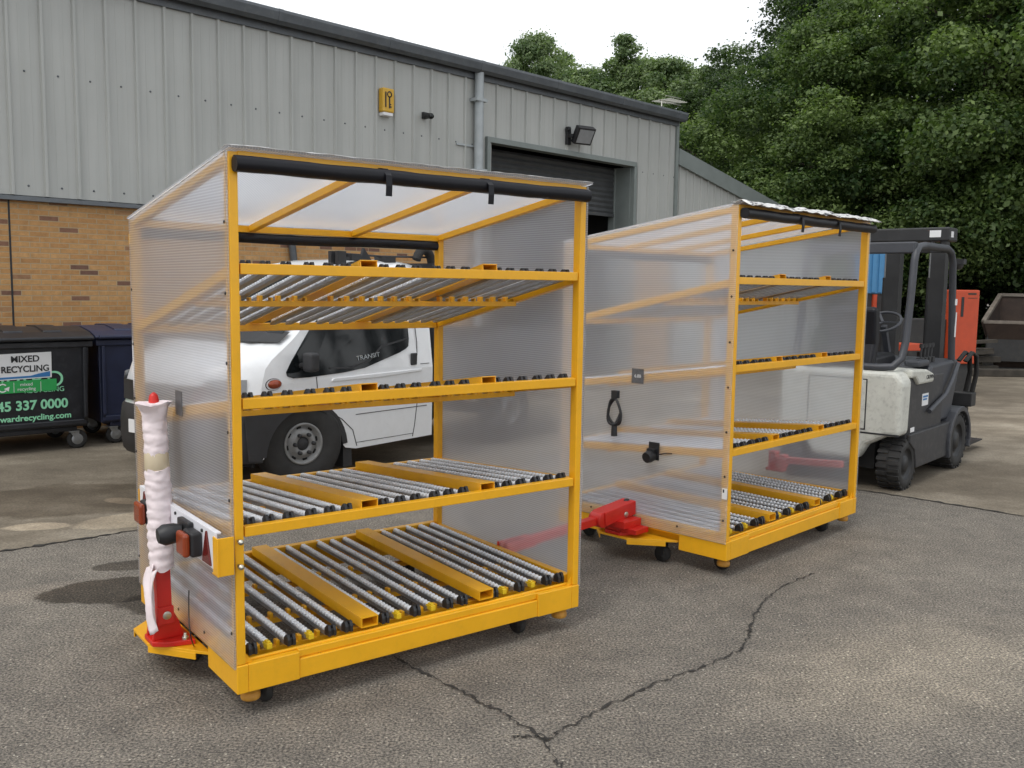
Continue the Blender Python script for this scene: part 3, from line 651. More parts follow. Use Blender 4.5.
m = MB(); m.tube([(6.86, -0.13, ZE+0.08), (6.86, -0.13, 0.05)], 0.075, 16)
for z in (4.72, 3.6, 2.3): m.box((6.74, -0.21, z), (6.98, -0.03, z+0.05))
m.box((6.45, -0.06, 4.0), (6.86, -0.02, 4.03)); m.build('downpipe', 'pipe', bl)
m = MB(); m.tube([(3.35, -0.05, 2.6), (3.42, -0.05, 2.0), (3.42, -0.05, 0.1)], 0.05, 12); m.build('waste_pipe', 'slate', bl)
df = MB(); df.box((DL-0.08, -0.09, 0), (DL, 0.1, DT)); df.box((DR, -0.09, 0), (DR+0.08, 0.1, DT)); df.box((DL-0.08, -0.09, DT), (DR+0.08, 0.1, DT+0.09))
df.box((DL+0.001, 0.0, 0), (DL+0.02, 0.5, DT-0.002)); df.box((DR-0.02, 0.0, 0), (DR-0.001, 0.5, DT-0.002)); df.box((DR-0.06, 0.35, 0), (DR-0.02, 0.5, DT-0.004))
fr_ = df.build('door_frame', 'greengrey', bl, bevel=0.004)
m = MB()
for i in range(9): z = DT-0.005-0.1*i; m.prism([(0.38, z), (0.36, z-0.05), (0.38, z-0.098), (0.4, z-0.098), (0.4, z)], DL+0.03, DR-0.07, 'x')
m.box((DL+0.03, 0.34, DT-0.96), (DR-0.07, 0.42, DT-0.9)); m.build('roller_shutter', 'shutter', bl)
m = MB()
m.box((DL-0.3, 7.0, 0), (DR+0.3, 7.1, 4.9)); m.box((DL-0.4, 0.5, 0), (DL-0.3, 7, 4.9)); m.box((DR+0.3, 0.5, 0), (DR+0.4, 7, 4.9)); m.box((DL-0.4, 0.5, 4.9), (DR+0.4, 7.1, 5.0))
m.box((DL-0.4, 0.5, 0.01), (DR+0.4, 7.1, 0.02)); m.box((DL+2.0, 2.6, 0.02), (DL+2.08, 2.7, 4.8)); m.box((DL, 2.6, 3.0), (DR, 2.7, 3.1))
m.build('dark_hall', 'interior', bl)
m = MB(); z = ZE+0.55; x = T1-0.05
m.tube([(x, 0.3, ZE+0.2), (x, 0.3, z)], 0.015, 6); m.tube([(x-0.1, 0.3, z-0.02), (x+0.6, 0.3, z+0.03)], 0.012, 6)
for i in range(8): m.tube([(x+0.0+i*0.08, 0.05, z), (x+0.0+i*0.08, 0.55, z+0.005*i)], 0.008, 5)
for dz in (0.07, -0.07): m.tube([(x, 0.2, z+dz), (x+0.55, 0.2, z+dz+0.02)], 0.008, 5)
m.build('aerial', 'zinc', bl)
# lean-to at the far end
ln = empty('lean_to', WP, W_YAW); tag(ln, 'low grey ribbed lean-to with sloping green grey verge at the end of the unit', 'building')
e0, e1 = T1+0.1, 19.5; zt0 = 4.62; zs = (3.93-4.62)/(16.13-12.5)
m = MB(); m.prism([(e0, 0), (e1, 0), (e1, zt0+zs*(e1-12.5)), (e0, zt0)], 0.0, 6.0, 'y')
for i in range(25):
    t = e0+0.12+0.275*i
    if t < e1: m.prism([(t-0.02, 0.0), (t-0.012, -0.03), (t+0.012, -0.03), (t+0.02, 0.0)], 0, zt0+zs*(t-12.5)-0.02, 'z')
m.build('wall_cladding', 'clad', ln)
m = MB(); m.prism([(e0, zt0-0.30), (e1+0.1, zt0+zs*(e1+.1-12.5)-0.30), (e1+0.1, zt0+zs*(e1+.1-12.5)+0.03), (e0, zt0+0.03)], -0.08, 0.05, 'y'); m.build('verge_trim', 'greengrey', ln)
m = MB(); m.prism([(e0, zt0+0.0), (e1+0.1, zt0+zs*(e1+.1-12.5)+0.0), (e1+0.1, zt0+zs*(e1+.1-12.5)+0.06), (e0, zt0+0.06)], 0.05, 6.05, 'y'); m.build('roof', 'asphalt_roof', ln)
# things fixed on the wall
def wall_thing(name, t, z, label, cat): 
    p = WP+wd*t-wn*0.03; o = empty(name, (p.x, p.y, z), W_YAW); tag(o, label, cat); return o
ab = wall_thing('alarm_box', 5.0, 4.24, 'yellow alarm box with a key emblem high on the grey cladding', 'alarm box')
m = MB(); m.prism([(-0.105, 0.05), (0.105, 0.05), (0.105, 0.40), (-0.105, 0.40)], -0.12, 0, 'y'); m.build('housing', 'alarm', ab, bevel=0.02)
m = MB(); m.box((-0.09, -0.11, 0.0), (0.09, 0, 0.05)); m.build('lamp_base', 'paper', ab, bevel=0.01)
m = MB(); m.lathe([(0.03, -0.006), (0.045, -0.006), (0.045, 0), (0.03, 0)], (0.01, -0.121, 0.31), 'y', 18); m.box((0.0, -0.127, 0.11), (0.02, -0.121, 0.27)); m.box((0.02, -0.127, 0.12), (0.045, -0.121, 0.14)); m.box((0.02, -0.127, 0.16), (0.04, -0.121, 0.175)); m.box((-0.07, -0.127, 0.12), (-0.05, -0.121, 0.34))
m.build('key_emblem', 'ink', ab)
cc = wall_thing('security_camera', 5.77, 4.33, 'small black security camera on the cladding right of the alarm box', 'camera')
m = MB(); m.box((-0.04, -0.05, -0.02), (0.04, 0, 0.08)); m.build('mount', 'black', cc, bevel=0.006)
m = MB(); m.tube([(0.0, -0.05, 0.03), (-0.01, -0.2, 0.0)], 0.045, 14); m.build('body', 'black', cc)
m = MB(); m.lathe([(0.001, -0.22), (0.034, -0.22), (0.04, -0.2)], (-0.01, 0, 0.0), 'y', 14); m.build('lens', 'glass', cc)
fl = wall_thing('floodlight', 9.2, 4.33, 'black floodlight on a bracket above the roller door', 'floodlight')
m = MB(); m.box((-0.1, -0.06, -0.02), (0.0, 0, 0.28)); m.box((-0.09, -0.16, 0.1), (-0.03, -0.06, 0.16)); m.box((-0.12, -0.1, 0.22), (-0.06, -0.02, 0.29)); m.build('bracket', 'black', fl, bevel=0.006)
m = MB(); R_ = Matrix.Rotation(R(-14), 3, 'Z') @ Matrix.Rotation(R(32), 3, 'X')
def rotbox(m, a, b, rot, off, mi=0):
    q = MB(); q.box(a, b); m.add([rot @ Vector(v)+Vector(off) for v in q.v], q.f, mi)
rotbox(m, (-0.19, -0.06, -0.16), (0.19, 0.06, 0.16), R_, (0.13, -0.24, 0.15)); rotbox(m, (-0.1, 0.06, -0.08), (0.1, 0.11, 0.08), R_, (0.13, -0.24, 0.15)); m.build('lamp_housing', 'black', fl, bevel=0.012)
m = MB(); rotbox(m, (-0.155, -0.066, -0.125), (0.155, -0.0605, 0.125), R_, (0.13, -0.24, 0.15)); m.build('lamp_glass', 'clear', fl)

# ------------------------------------------------------------------ bins
M['bin_black'] = simple('black_bin_steel', (0.016, 0.017, 0.021), 0.42, var=0.3, vscale=4, bump=0.1, bscale=12, dirt=(0.07, 0.07, 0.08), dirt_amt=0.3)
M['bin_blue'] = simple('navy_bin', (0.020, 0.026, 0.060), 0.42, var=0.2, vscale=4, bump=0.1, bscale=12)
M['green'] = simple('green_sticker', (0.03, 0.36, 0.09), 0.5, var=0.05)
M['mint'] = simple('mint_lettering', (0.30, 0.72, 0.45), 0.5, var=0.03)
M['skyblue'] = simple('blue_stripe', (0.04, 0.19, 0.45), 0.5, var=0.05)
BD = Vector((0.76, 0.65, 0)).normalized(); BN = Vector((-BD.y, BD.x, 0)); B_YAW2 = math.atan2(BD.y, BD.x)
def bin_(P, mat, label):
    b = empty('wheelie_bin', P, B_YAW2); tag(b, label, 'bin', 'large wheeled bins by the wall')
    w, d = 1.30, 1.05
    m = MB()
    vs = [(-w, 0.03, 0.24), (0, 0.03, 0.24), (0, d-0.03, 0.24), (-w, d-0.03, 0.24), (-w-0.02, -0.02, 1.13), (0.02, -0.02, 1.13), (0.02, d+0.02, 1.13), (-w-0.02, d+0.02, 1.13)]
    m.add(vs, [(3,2,1,0), (4,5,6,7), (0,1,5,4), (1,2,6,5), (2,3,7,6), (3,0,4,7)])
    m.box((-w-0.05, -0.055, 1.07), (0.05, -0.018, 1.135)); m.box((0.018, -0.05, 1.07), (0.05, d, 1.135)); m.box((-w-0.05, -0.05, 1.07), (-w-0.018, d, 1.135))
    m.box((-w+0.1, 0.05, 0.19), (-0.1, d-0.05, 0.24)); m.box((-w+0.01, -0.006, 0.26), (-0.01, 0.02, 0.32))
    for u in (-w*0.98, -0.03): m.prism([(0.0, 0.3), (-0.035, 0.34), (-0.05, 1.07), (0.0, 1.07)], u-0.02, u+0.02)
    m.build('bin_body', mat, b, bevel=0.012)
    m = MB(); pr = [(-0.075, 1.14), (-0.085, 1.165), (-0.06, 1.18), (0.12, 1.225), (0.45, 1.265), (0.8, 1.255), (d+0.05, 1.20), (d+0.06, 1.14)]
    m.prism(pr, -w-0.06, 0.06)
    for u in (-w*0.78, -w*0.5, -w*0.22): m.prism([(0.1, 1.20), (0.13, 1.240), (0.45, 1.280), (0.8, 1.270), (0.95, 1.22), (0.9, 1.20)], u-0.09, u+0.09)
    m.tube([(-w-0.03, -0.105, 1.165), (0.03, -0.105, 1.165)], 0.022, 10)
    for u in (-w+0.02, -w*0.5, -0.02): m.box((u-0.02, -0.11, 1.155), (u+0.02, -0.07, 1.175))
    m.build('lid', mat, b, bevel=0.014)
    for u, v in ((-0.13, 0.10), (-w+0.13, 0.10), (-0.13, d-0.12), (-w+0.13, d-0.12)):
        m = MB(); m.box((u-0.05, v-0.05, 0.182), (u+0.05, v+0.05, 0.192)); m.lathe([(0.03, 0.15), (0.04, 0.182)], (u, v, 0), 'z', 12)
        for s in (-1, 1): m.prism([(u-0.035, 0.182), (u+0.05, 0.182), (u+0.055, 0.085), (u+0.02, 0.085)], v+s*0.03-0.003, v+s*0.03+0.003, 'y')
        fk = m.build('castor', 'steel', b)
        m = MB(); m.lathe([(0.02, -0.022), (0.058, -0.02), (0.07, -0.024), (0.096, -0.022), (0.1, -0.01), (0.1, 0.01), (0.096, 0.022), (0.07, 0.024), (0.058, 0.02), (0.02, 0.022)], (u+0.035, v, 0.1), 'y', 24)
        m.lathe([(0.001, -0.024), (0.05, -0.024), (0.058, -0.019)], (u+0.035, v, 0.1), 'y', 18, 1); m.build('wheel', ['rubber', 'steel'], fk)
    return b
BP = Vector((-4.42, 9.58, 0))
b1 = bin_(BP, 'bin_black', 'black wheeled bin with mixed recycling sign and green lettering')
b2 = bin_(BP+BD*1.46+BN*0.10, 'bin_blue', 'plain navy blue wheeled bin between the black bin and the white van')
FX = lambda u, z, e=0.0: (u+0.05, 0.03-0.05*(z-0.03-0.24)/0.89-0.008-e, z-0.03)
X1, Y1 = (1, 0, 0), (0, -0.056, 1)
def flat(name, u0, u1, z0, z1, mat, e, skew=0.0):
    m = MB(); a, b, c, d = FX(u0, z0, e), FX(u1, z0+skew, e), FX(u1, z1+skew, e), FX(u0, z1, e)
    k = Vector((0, 0.003, 0)); vs = [a, b, c, d]+[tuple(Vector(p)+k) for p in (a, b, c, d)]
    m.add(vs, [(0,1,2,3), (7,6,5,4), (0,4,5,1), (1,5,6,2), (2,6,7,3), (3,7,4,0)]); return m.build(name, mat, b1)
flat('paper_sign', -0.88, -0.395, 0.79, 1.05, 'paper', 0.010, 0.012)
flat('sign_stripe', -0.87, -0.41, 0.80, 0.82, 'skyblue', 0.012, 0.012)
m = MB(); m.add([FX(-0.60, 0.825, 0.0125), FX(-0.41, 0.828, 0.0125), FX(-0.41, 0.865, 0.0125), FX(-0.50, 0.850, 0.0125)], [(0, 1, 2, 3)]); m.build('sign_swoosh', 'skyblue', b1, recalc=False)
text('sign_lettering', 'MIXED', 0.088, 'ink', b1, frame(FX(-0.637, 0.995, 0.0135), (1, 0, 0.024), Y1), bold=0.002)
text('sign_lettering', 'RECYCLING', 0.088, 'ink', b1, frame(FX(-0.637, 0.895, 0.0135), (1, 0, 0.024), Y1), sx=0.93, bold=0.002)
flat('green_sticker', -1.1, -0.35, 0.655, 0.775, 'green', 0.006, 0.01)
text('sticker_lettering', 'mixed\nrecycling', 0.047, 'paper', b1, frame(FX(-0.63, 0.718, 0.0085), (1, 0, 0.014), Y1))
m = MB(); prev = None; cu_, cz_ = -0.845, 0.715
for i in range(22):
    a = R(40)+i/21*R(280); q0, q1 = 0.032, 0.045; k = [FX(cu_+q0*math.cos(a), cz_+q0*math.sin(a), 0.009), FX(cu_+q1*math.cos(a), cz_+q1*math.sin(a), 0.009)]
    if prev: m.add([prev[0], prev[1], k[1], k[0]], [(0, 1, 2, 3)])
    prev = k
m.add([FX(cu_+0.055, cz_-0.035, 0.009), FX(cu_+0.062, cz_+0.012, 0.009), FX(cu_+0.012, cz_-0.008, 0.009)], [(0, 1, 2)]); m.build('recycling_arrow', 'paper', b1)
for u in (-0.745, -0.50): flat('sticker_divider', u, u+0.004, 0.665, 0.765, 'paper', 0.0075, 0.0)
text('painted_name', 'WARD', 0.235, 'mint', b1, frame(FX(-0.275, 0.775, 0.002), (1, 0, 0.01), Y1), align='RIGHT')
text('painted_word', 'RECYCLING', 0.07, 'mint', b1, frame(FX(-0.275, 0.675, 0.001), (1, 0, 0.01), Y1), align='RIGHT')
text('phone_number', '0845 337 0000', 0.132, 'mint', b1, frame(FX(-0.245, 0.525, 0.002), (1, 0, 0.01), Y1), align='RIGHT', sx=0.98, bold=0.004)
text('web_address', 'www.wardrecycling.com', 0.083, 'mint', b1, frame(FX(-0.215, 0.40, 0.006), (1, 0, 0.01), Y1), align='RIGHT', sx=1.05, bold=0.002)
m = MB(); p = [(-0.95, 0.05), (-0.86, 0.12), (-0.8, 0.06)]
m.add([(-0.93, -0.026, 0.86), (-0.86, -0.03, 0.90), (-0.80, -0.028, 0.87), (-0.82, -0.026, 0.86)], [(0, 1, 2, 3)]); m.build('green_logo', 'mint', b2, recalc=False)

# ------------------------------------------------------------------ van
M['van_white'] = simple('white_van_paint', (0.78, 0.79, 0.80), 0.22, var=0.03, coat=0.6, dirt=(0.45, 0.42, 0.36), dirt_amt=0.10)
M['trim_black'] = simple('black_trim', (0.028, 0.028, 0.03), 0.55, var=0.2)
M['tyre'] = simple('tyre_rubber', (0.028, 0.027, 0.026), 0.75, var=0.3, vscale=10, bump=0.2)
M['wheel_steel'] = simple('silver_wheel', (0.27, 0.27, 0.265), 0.55, metal=0.4, var=0.2, vscale=12, dirt=(0.15, 0.13, 0.11))
M['wellblack'] = simple('wheel_well', (0.01, 0.01, 0.01), 0.9)
G = Vector((-1.75, 7.778, 0)); vd = Vector((0.575, 0.818, 0)).normalized()
vn = empty('van', G, math.atan2(vd.y, vd.x))      # local x = rearward, local y = away from the camera side, z up
tag(vn, 'white single cab van with orange side lamp parked behind the nearer trolley', 'van')
WV = 1.64
def inset(z): return 0.0 if z < 0.95 else 0.14*((z-0.95)/1.05)**1.15
cont = [(-0.86, 0.34), (-0.90, 0.42), (-0.92, 0.60), (-0.89, 0.72), (-0.87, 0.92), (-0.82, 1.06), (-0.70, 1.13), (-0.30, 1.27), (-0.12, 1.345), (0.15, 1.545), (0.42, 1.74), (0.58, 1.85), (0.72, 1.91), (1.0, 1.955), (1.35, 1.97), (1.58, 1.95), (1.66, 1.86), (1.67, 1.4), (1.67, 0.95), (1.66, 0.27)]
lat = [0.0, 0.015, 0.045, 0.10, 0.2, 0.35, 0.5, 0.65, 0.8, 0.90, 0.955, 0.985, 1.0]
def nose(u, z, f):
    e = abs(2*f-1); k = max(0.0, min(1.0, (0.1-u)/0.9)); return 0.36*k*(e**4.5)+0.05*k*e**2
m = MB(); vs = []
for (u, z) in cont:
    for f in lat:
        i0 = inset(z); y = i0+f*(WV-2*i0); crown = 0.03*(1-(2*f-1)**4) if 0.7 < u < 1.75 and z > 1.85 else (0.02*(1-(2*f-1)**2) if -0.75 < u < -0.1 else 0)
        rnd = -0.05*(abs(2*f-1)**12) if z > 1.8 else 0
        vs.append((u+nose(u, z, f), y, z+crown+rnd))
nl = len(lat); nc = len(cont)
m.add(vs, [(i*nl+j, i*nl+j+1, (i+1)*nl+j+1, (i+1)*nl+j) for i in range(nc-1) for j in range(nl-1)], 0, True)
for side in (0, 1):
    col = [vs[i*nl+(nl-1 if side else 0)] for i in range(nc)]
    Y = WV if side else 0.0
    low = [p for p in col[:5]]                              # nose, up to z .92
    arch = []
    for i in range(15):
        a = math.pi*(0.02+0.96*i/14); arch.append((-0.445*math.cos(a), Y, 0.30+0.445*math.sin(a)*0.93))
    belt0 = (-0.62, Y+(0.0), 0.95)
    ring = [low[0]]+[(-0.46, Y, 0.32)]+arch+[(0.47, Y, 0.30), (0.60, Y, 0.275), (1.66, Y, 0.27), (1.67, Y, 0.95)]+[low[4]]+low[3:0:-1]
    m.add(ring, [tuple(range(len(ring)))])
    upp = col[4:19]
    m.add(upp, [tuple(range(len(upp)))])
body = m.build('body', 'van_white', vn)
for pol in body.data.polygons: pass
def side_y(z, e): return inset(z)-e
def side_poly(name, pts, mat, e=0.004, parent=vn, thick=0.006):
    m = MB(); n = len(pts); a = [(u, side_y(z, e), z) for u, z in pts]; b = [(u, side_y(z, e)+thick, z) for u, z in pts]
    m.add(a+b, [tuple(range(n)), tuple(range(2*n-1, n-1, -1))]+[(i, i+n, (i+1) % n+n, (i+1) % n) for i in range(n)]); return m.build(name, mat, parent)
win = side_poly('side_window', [(-0.20, 1.02), (-0.19, 0.985), (-0.13, 0.965), (0.05, 0.962), (0.45, 0.975), (0.72, 1.00), (0.95, 1.055), (1.2, 1.115), (1.29, 1.145), (1.33, 1.17), (1.345, 1.24), (1.345, 1.70), (1.32, 1.755), (1.27, 1.775), (0.66, 1.775), (0.55, 1.74), (0.10, 1.365), (-0.14, 1.10)], 'glass', 0.006)
side_poly('window_seal', [(0.28, 1.03), (0.55, 1.02), (0.78, 1.07), (0.95, 1.19), (1.33, 1.25), (1.33, 1.235), (0.955, 1.175), (0.79, 1.055), (0.55, 1.005), (0.28, 1.015)], 'trim_black', 0.009)
text('window_lettering', 'TRANSIT', 0.058, 'pipe', vn, frame((0.76, side_y(1.10, 0.018), 1.10), (1, 0.0185, 0.16), (0, 0.115, 1)), 0.0006, sx=1.25)
# door: a seam groove round the door and the handle
def seam(pts, wdt=0.007):
    m = MB()
    for (a, b) in zip(pts[:-1], pts[1:]):
        m.bar((a[0], side_y(a[1], 0.0015), a[1]), (b[0], side_y(b[1], 0.0015), b[1]), 0.004, wdt, up=(-(b[1]-a[1]), 0, b[0]-a[0]))
    return m
dm = seam([(0.13, 0.96), (0.145, 0.80), (0.25, 0.66), (0.43, 0.56), (0.56, 0.45), (0.61, 0.30)])
for q in (seam([(1.44, 1.80), (1.46, 1.2), (1.45, 0.7), (1.40, 0.40), (1.37, 0.29)]), seam([(0.60, 0.585), (1.58, 0.575)], 0.006), seam([(0.61, 0.33), (1.38, 0.32)], 0.004), seam([(1.49, 0.99), (1.62, 0.99)], 0.005)): dm.add(q.v, q.f)
door = dm.build('door_seam', 'trim_black', vn)
m = MB(); m.prism([(0.30, 0.905), (0.32, 0.935), (1.50, 0.945), (1.50, 0.92), (0.9, 0.9)], 0.0-0.012, 0.004, 'y'); m.build('door_crease', 'van_white', vn, bevel=0.006)
m = MB(); m.prism([(1.345, 0.985), (1.425, 0.985), (1.43, 1.10), (1.35, 1.10)], side_y(1.05, 0.022), side_y(1.05, 0.0), 'y'); m.build('door_handle', 'trim_black', vn, bevel=0.008)
m = MB(); m.lathe([(0.001, -0.03), (0.03, -0.026), (0.048, -0.012), (0.052, 0.0)], (0, 0, 0), 'y', 20)
m.v = [(-0.325+v[0]*1.35, v[1], 0.93+v[2]*0.72) for v in m.v]; m.build('indicator_lamp', 'lens_orange', vn)
m = MB(); m.lathe([(0.052, -0.006), (0.056, 0.0)], (0, 0, 0), 'y', 20); m.v = [(-0.34+v[0]*1.5, v[1]-0.001, 0.93+v[2]*0.9) for v in m.v]; m.build('lamp_surround', 'trim_black', vn)
# black lower cladding, bumper, grille, lamps
low = [(-0.60, 0.33), (-0.46, 0.31)]+[(-0.475*math.cos(a), 0.30+0.475*math.sin(a)*0.93) for a in [math.pi*(0.02+0.40*i/6) for i in range(7)]]+[(-0.30, 0.735), (-0.64, 0.72)]
side_poly('side_cladding', low, 'trim_black', 0.012, thick=0.012)
ar = []
for i in range(19):
    a = math.pi*(0.03+0.94*i/18); ar.append((-0.49*math.cos(a), 0.30+0.49*math.sin(a)*0.93))
ar += [(-0.43*math.cos(a), 0.30+0.43*math.sin(a)*0.93) for a in [math.pi*(0.97-0.94*i/18) for i in range(19)]]
side_poly('arch_trim', ar, 'trim_black', 0.010, thick=0.03)
m = MB(); vs = []; zs = [0.30, 0.34, 0.46, 0.60, 0.70, 0.735]; of = [0.02, -0.015, -0.035, -0.035, -0.02, 0.02]
for z, d in zip(zs, of):
    for f in lat: vs.append((-0.90+d+nose(-0.90, z, f)*1.02, -0.012+f*(WV+0.024), z))
m.add(vs, [(i*nl+j, i*nl+j+1, (i+1)*nl+j+1, (i+1)*nl+j) for i in range(len(zs)-1) for j in range(nl-1)], 0, True)
bmp = m.build('bumper', 'trim_black', vn)
m = MB(); vs = []
for z, d in ((0.76, -0.012), (0.93, -0.012)):
    for f in lat[3:10]: vs.append((-0.885+d+nose(-0.9, z, f)-0.02*(0.93-z), f*WV, z))
m.add(vs, [(j, j+1, 7+j+1, 7+j) for j in range(6)]); m.build('grille', 'trim_black', vn)
for f0, f1 in ((0.03, 0.17), (0.83, 0.97)):
    m = MB(); vs = []
    for z in (0.78, 0.98):
        for k in range(5):
            f = f0+(f1-f0)*k/4; vs.append((-0.885+nose(-0.9, z, f)-0.008+0.28*max(0, z-0.93), f*WV, z))
    m.add(vs, [(j, j+1, 5+j+1, 5+j) for j in range(4)]); m.build('headlight', 'clear', vn)
m = MB(); m.box((-0.945, 0.60, 0.50), (-0.935, 1.10, 0.61)); m.build('number_plate', 'paper', vn)
m = MB(); vs = []
for (u, z) in ((-0.21, 1.325), (0.53, 1.835)):
    for f in (0.05, 0.15, 0.35, 0.5, 0.65, 0.85, 0.95): vs.append((u+nose(u, z, f)-0.012, inset(z)+f*(WV-2*inset(z)), z+0.012))
m.add(vs, [(j, j+1, 7+j+1, 7+j) for j in range(6)]); m.build('windscreen', 'glass', vn)
m = MB(); vs = []
for (u, z) in ((-0.40, 1.255), (-0.20, 1.335)):
    for f in (0.02, 0.15, 0.35, 0.5, 0.65, 0.85, 0.98): vs.append((u+nose(u, z, f)-0.006, inset(z)+f*(WV-2*inset(z)), z+0.012))
m.add(vs, [(j, j+1, 7+j+1, 7+j) for j in range(6)]); m.build('cowl', 'trim_black', vn)
m = MB(); m.tube([(-0.36, 0.6, 1.30), (-0.1, 1.3, 1.42)], 0.012, 6); m.tube([(-0.36, 1.2, 1.30), (-0.1, 1.75, 1.42)], 0.012, 6); m.build('wiper', 'trim_black', vn)
for y, s in ((0.03, -1), (WV-0.03, 1)):
    m = MB(); m.bar((-0.03, y, 1.06), (-0.03, y+s*0.12, 1.08), 0.06, 0.05); m.box((-0.08, y+s*0.08, 1.02), (0.02, y+s*0.20, 1.18)); m.build('mirror', 'trim_black', vn, bevel=0.03, seg=3)
def road_wheel(name, P, r, wdt, steer, parent, s=-1):
    m = MB(); q = wdt/2
    m.lathe([(r*0.46, s*q*0.80), (r*0.58, s*q), (r*0.90, s*q*0.98), (r*0.98, s*q*0.74), (r, s*q*0.4), (r, -s*q*0.4), (r*0.98, -s*q*0.74), (r*0.9, -s*q), (r*0.6, -s*q)], (0, 0, 0), 'y', 40)
    ty = m.build('tyre', 'tyre')
    h = MB(); h.lathe([(r*0.475, s*q*0.80), (r*0.47, s*q*0.92), (r*0.42, s*q*0.88), (r*0.385, s*q*0.50), (r*0.35, s*q*0.55), (r*0.28, s*q*0.86), (r*0.17, s*q*0.92), (r*0.155, s*q*0.66), (0.001, s*q*0.62)], (0, 0, 0), 'y', 40)
    for k in range(6):
        a = k*math.pi/3; h.lathe([(0.001, s*0.03), (0.016, s*0.03), (0.018, 0)], (r*0.225*math.cos(a), s*q*0.89, r*0.225*math.sin(a)), 'y', 8, 1)
    for k in range(8):
        a = k*math.pi/4+0.2; h.lathe([(0.001, s*0.004), (0.022, s*0.004), (0.022, 0)], (r*0.365*math.cos(a), s*q*0.55, r*0.365*math.sin(a)), 'y', 10, 2)
    h.lathe([(0.001, s*0.01), (r*0.12, s*0.01), (r*0.15, 0)], (0, s*q*0.70, 0), 'y', 16, 1)
    rm = h.build('rim', ['wheel_steel', 'trim_black', 'wellblack'])
    wh = bpy.data.objects.new(name, None); COL.objects.link(wh); wh.parent = parent; wh.location = P; wh.rotation_euler = (0, 0, steer)
    for o in (ty, rm): o.parent = wh
    return wh
road_wheel('wheel', (0.055, 0.15, 0.385), 0.385, 0.22, R(-14), vn)
road_wheel('wheel', (0, WV-0.15, 0.385), 0.385, 0.22, R(-14), vn, 1)
road_wheel('wheel', (3.1, 0.15, 0.385), 0.385, 0.22, 0, vn)
road_wheel('wheel', (3.1, WV-0.15, 0.385), 0.385, 0.22, 0, vn, 1)
m = MB(); m.box((-0.55, 0.30, 0.25), (1.8, WV-0.30, 0.80)); m.box((-0.5, 0.06, 0.82), (0.5, 0.30, 0.84)); m.box((-0.52, 0.05, 0.26), (-0.50, 0.3, 0.8)); m.box((0.52, 0.05, 0.26), (0.54, 0.3, 0.8))
m.box((1.8, 0.55, 0.45), (4.6, 0.70, 0.62)); m.box((1.8, WV-0.70, 0.45), (4.6, WV-0.55, 0.62)); m.box((3.0, 0.2, 0.30), (3.2, WV-0.2, 0.40)); m.build('chassis', 'wellblack', vn)
side_poly('mud_flap', [(0.47, 0.12), (0.58, 0.12), (0.56, 0.52), (0.47, 0.50)], 'trim_black', -0.03, thick=0.12)
M['bed'] = simple('dark_grey_bed', (0.06, 0.062, 0.065), 0.6, var=0.2)
m = MB(); m.box((1.78, 0.0, 0.78), (4.7, WV, 0.86)); m.box((1.84, 0.0, 0.86), (4.7, 0.04, 1.22)); m.box((1.92, WV-0.04, 0.86), (4.7, WV, 1.22)); m.box((1.78, 0.05, 0.86), (1.83, WV-0.05, 1.90)); m.box((4.66, 0.05, 0.86), (4.7, WV-0.05, 1.22)); m.build('cargo_bed', 'bed', vn)
m = MB(); m.box((1.78, 0.1, 1.90), (1.82, WV-0.1, 1.97))
for y in (0.25, 0.34): m.box((0.62, y-0.02, 1.93), (0.72, y+0.02, 2.05)); m.box((0.72, y-0.015, 1.97), (1.0, y+0.015, 2.0))
m.box((0.78, 0.22, 1.97), (0.90, 0.36, 2.03)); m.prism([(0.92, 1.98), (1.06, 1.98), (0.96, 2.09)], 0.24, 0.27, 'y'); m.tube([(0.66, 0.30, 2.03), (1.2, 0.26, 2.02), (1.80, 0.2, 2.03)], 0.011, 6); m.box((1.2, 0.2, 1.96), (1.35, 0.34, 2.02)); m.build('roof_rack', 'trim_black', vn)
m = MB(); pts = [(1.84, 0.16, 1.75)]+[(1.72+0.12*math.cos(a), 0.16, 1.95+0.15*math.sin(a)) for a in [R(-10)+R(170)*i/9 for i in range(10)]]; m.tube(pts, 0.045, 12); m.build('roof_hose', 'rubber', vn)

# ------------------------------------------------------------------ forklift
M['fl_white'] = simple('cream_forklift_paint', (0.60, 0.60, 0.54), 0.4, var=0.06, dirt=(0.18, 0.17, 0.15), dirt_amt=0.5, vscale=7)
M['fl_grey'] = simple('grey_forklift_panel', (0.036, 0.036, 0.039), 0.5, var=0.12, dirt=(0.16, 0.15, 0.14), dirt_amt=0.3)
M['fl_guard'] = simple('blue_grey_guard', (0.048, 0.051, 0.060), 0.45, var=0.1)
M['fl_dark'] = simple('black_mast_steel', (0.02, 0.02, 0.021), 0.5, var=0.3)
FR = Vector((3.516, 8.092, 0)); fd = Vector((0.66, 0.751, 0)).normalized()
fk = empty('forklift', FR, math.atan2(fd.y, fd.x))       # local x forward, y to the left (away), z up
tag(fk, 'cream and grey forklift truck parked behind the farther trolley', 'forklift')
wf = 1.10
ol = [(0.0, 0.50), (-0.01, 0.98), (0.05, 1.06), (wf-0.05, 1.06), (wf+0.01, 0.98), (wf, 0.50), (wf-0.1, 0.49), (wf-0.25, 0.40), (wf-0.33, 0.26), (0.36, 0.26), (0.28, 0.40), (0.12, 0.49)]
m = MB(); m.prism(ol, -0.27, -0.02); m.prism([(0.30, 0.2), (0.8, 0.2), (0.8, 1.0), (0.30, 1.0)], -0.02, 0.5)
m.build('counterweight', 'fl_white', fk, bevel=0.045, seg=3)
m = MB(); m.box((-0.275, 0.30, 0.545), (-0.262, 0.82, 0.98)); m.build('access_panel', 'fl_white', fk, bevel=0.006)
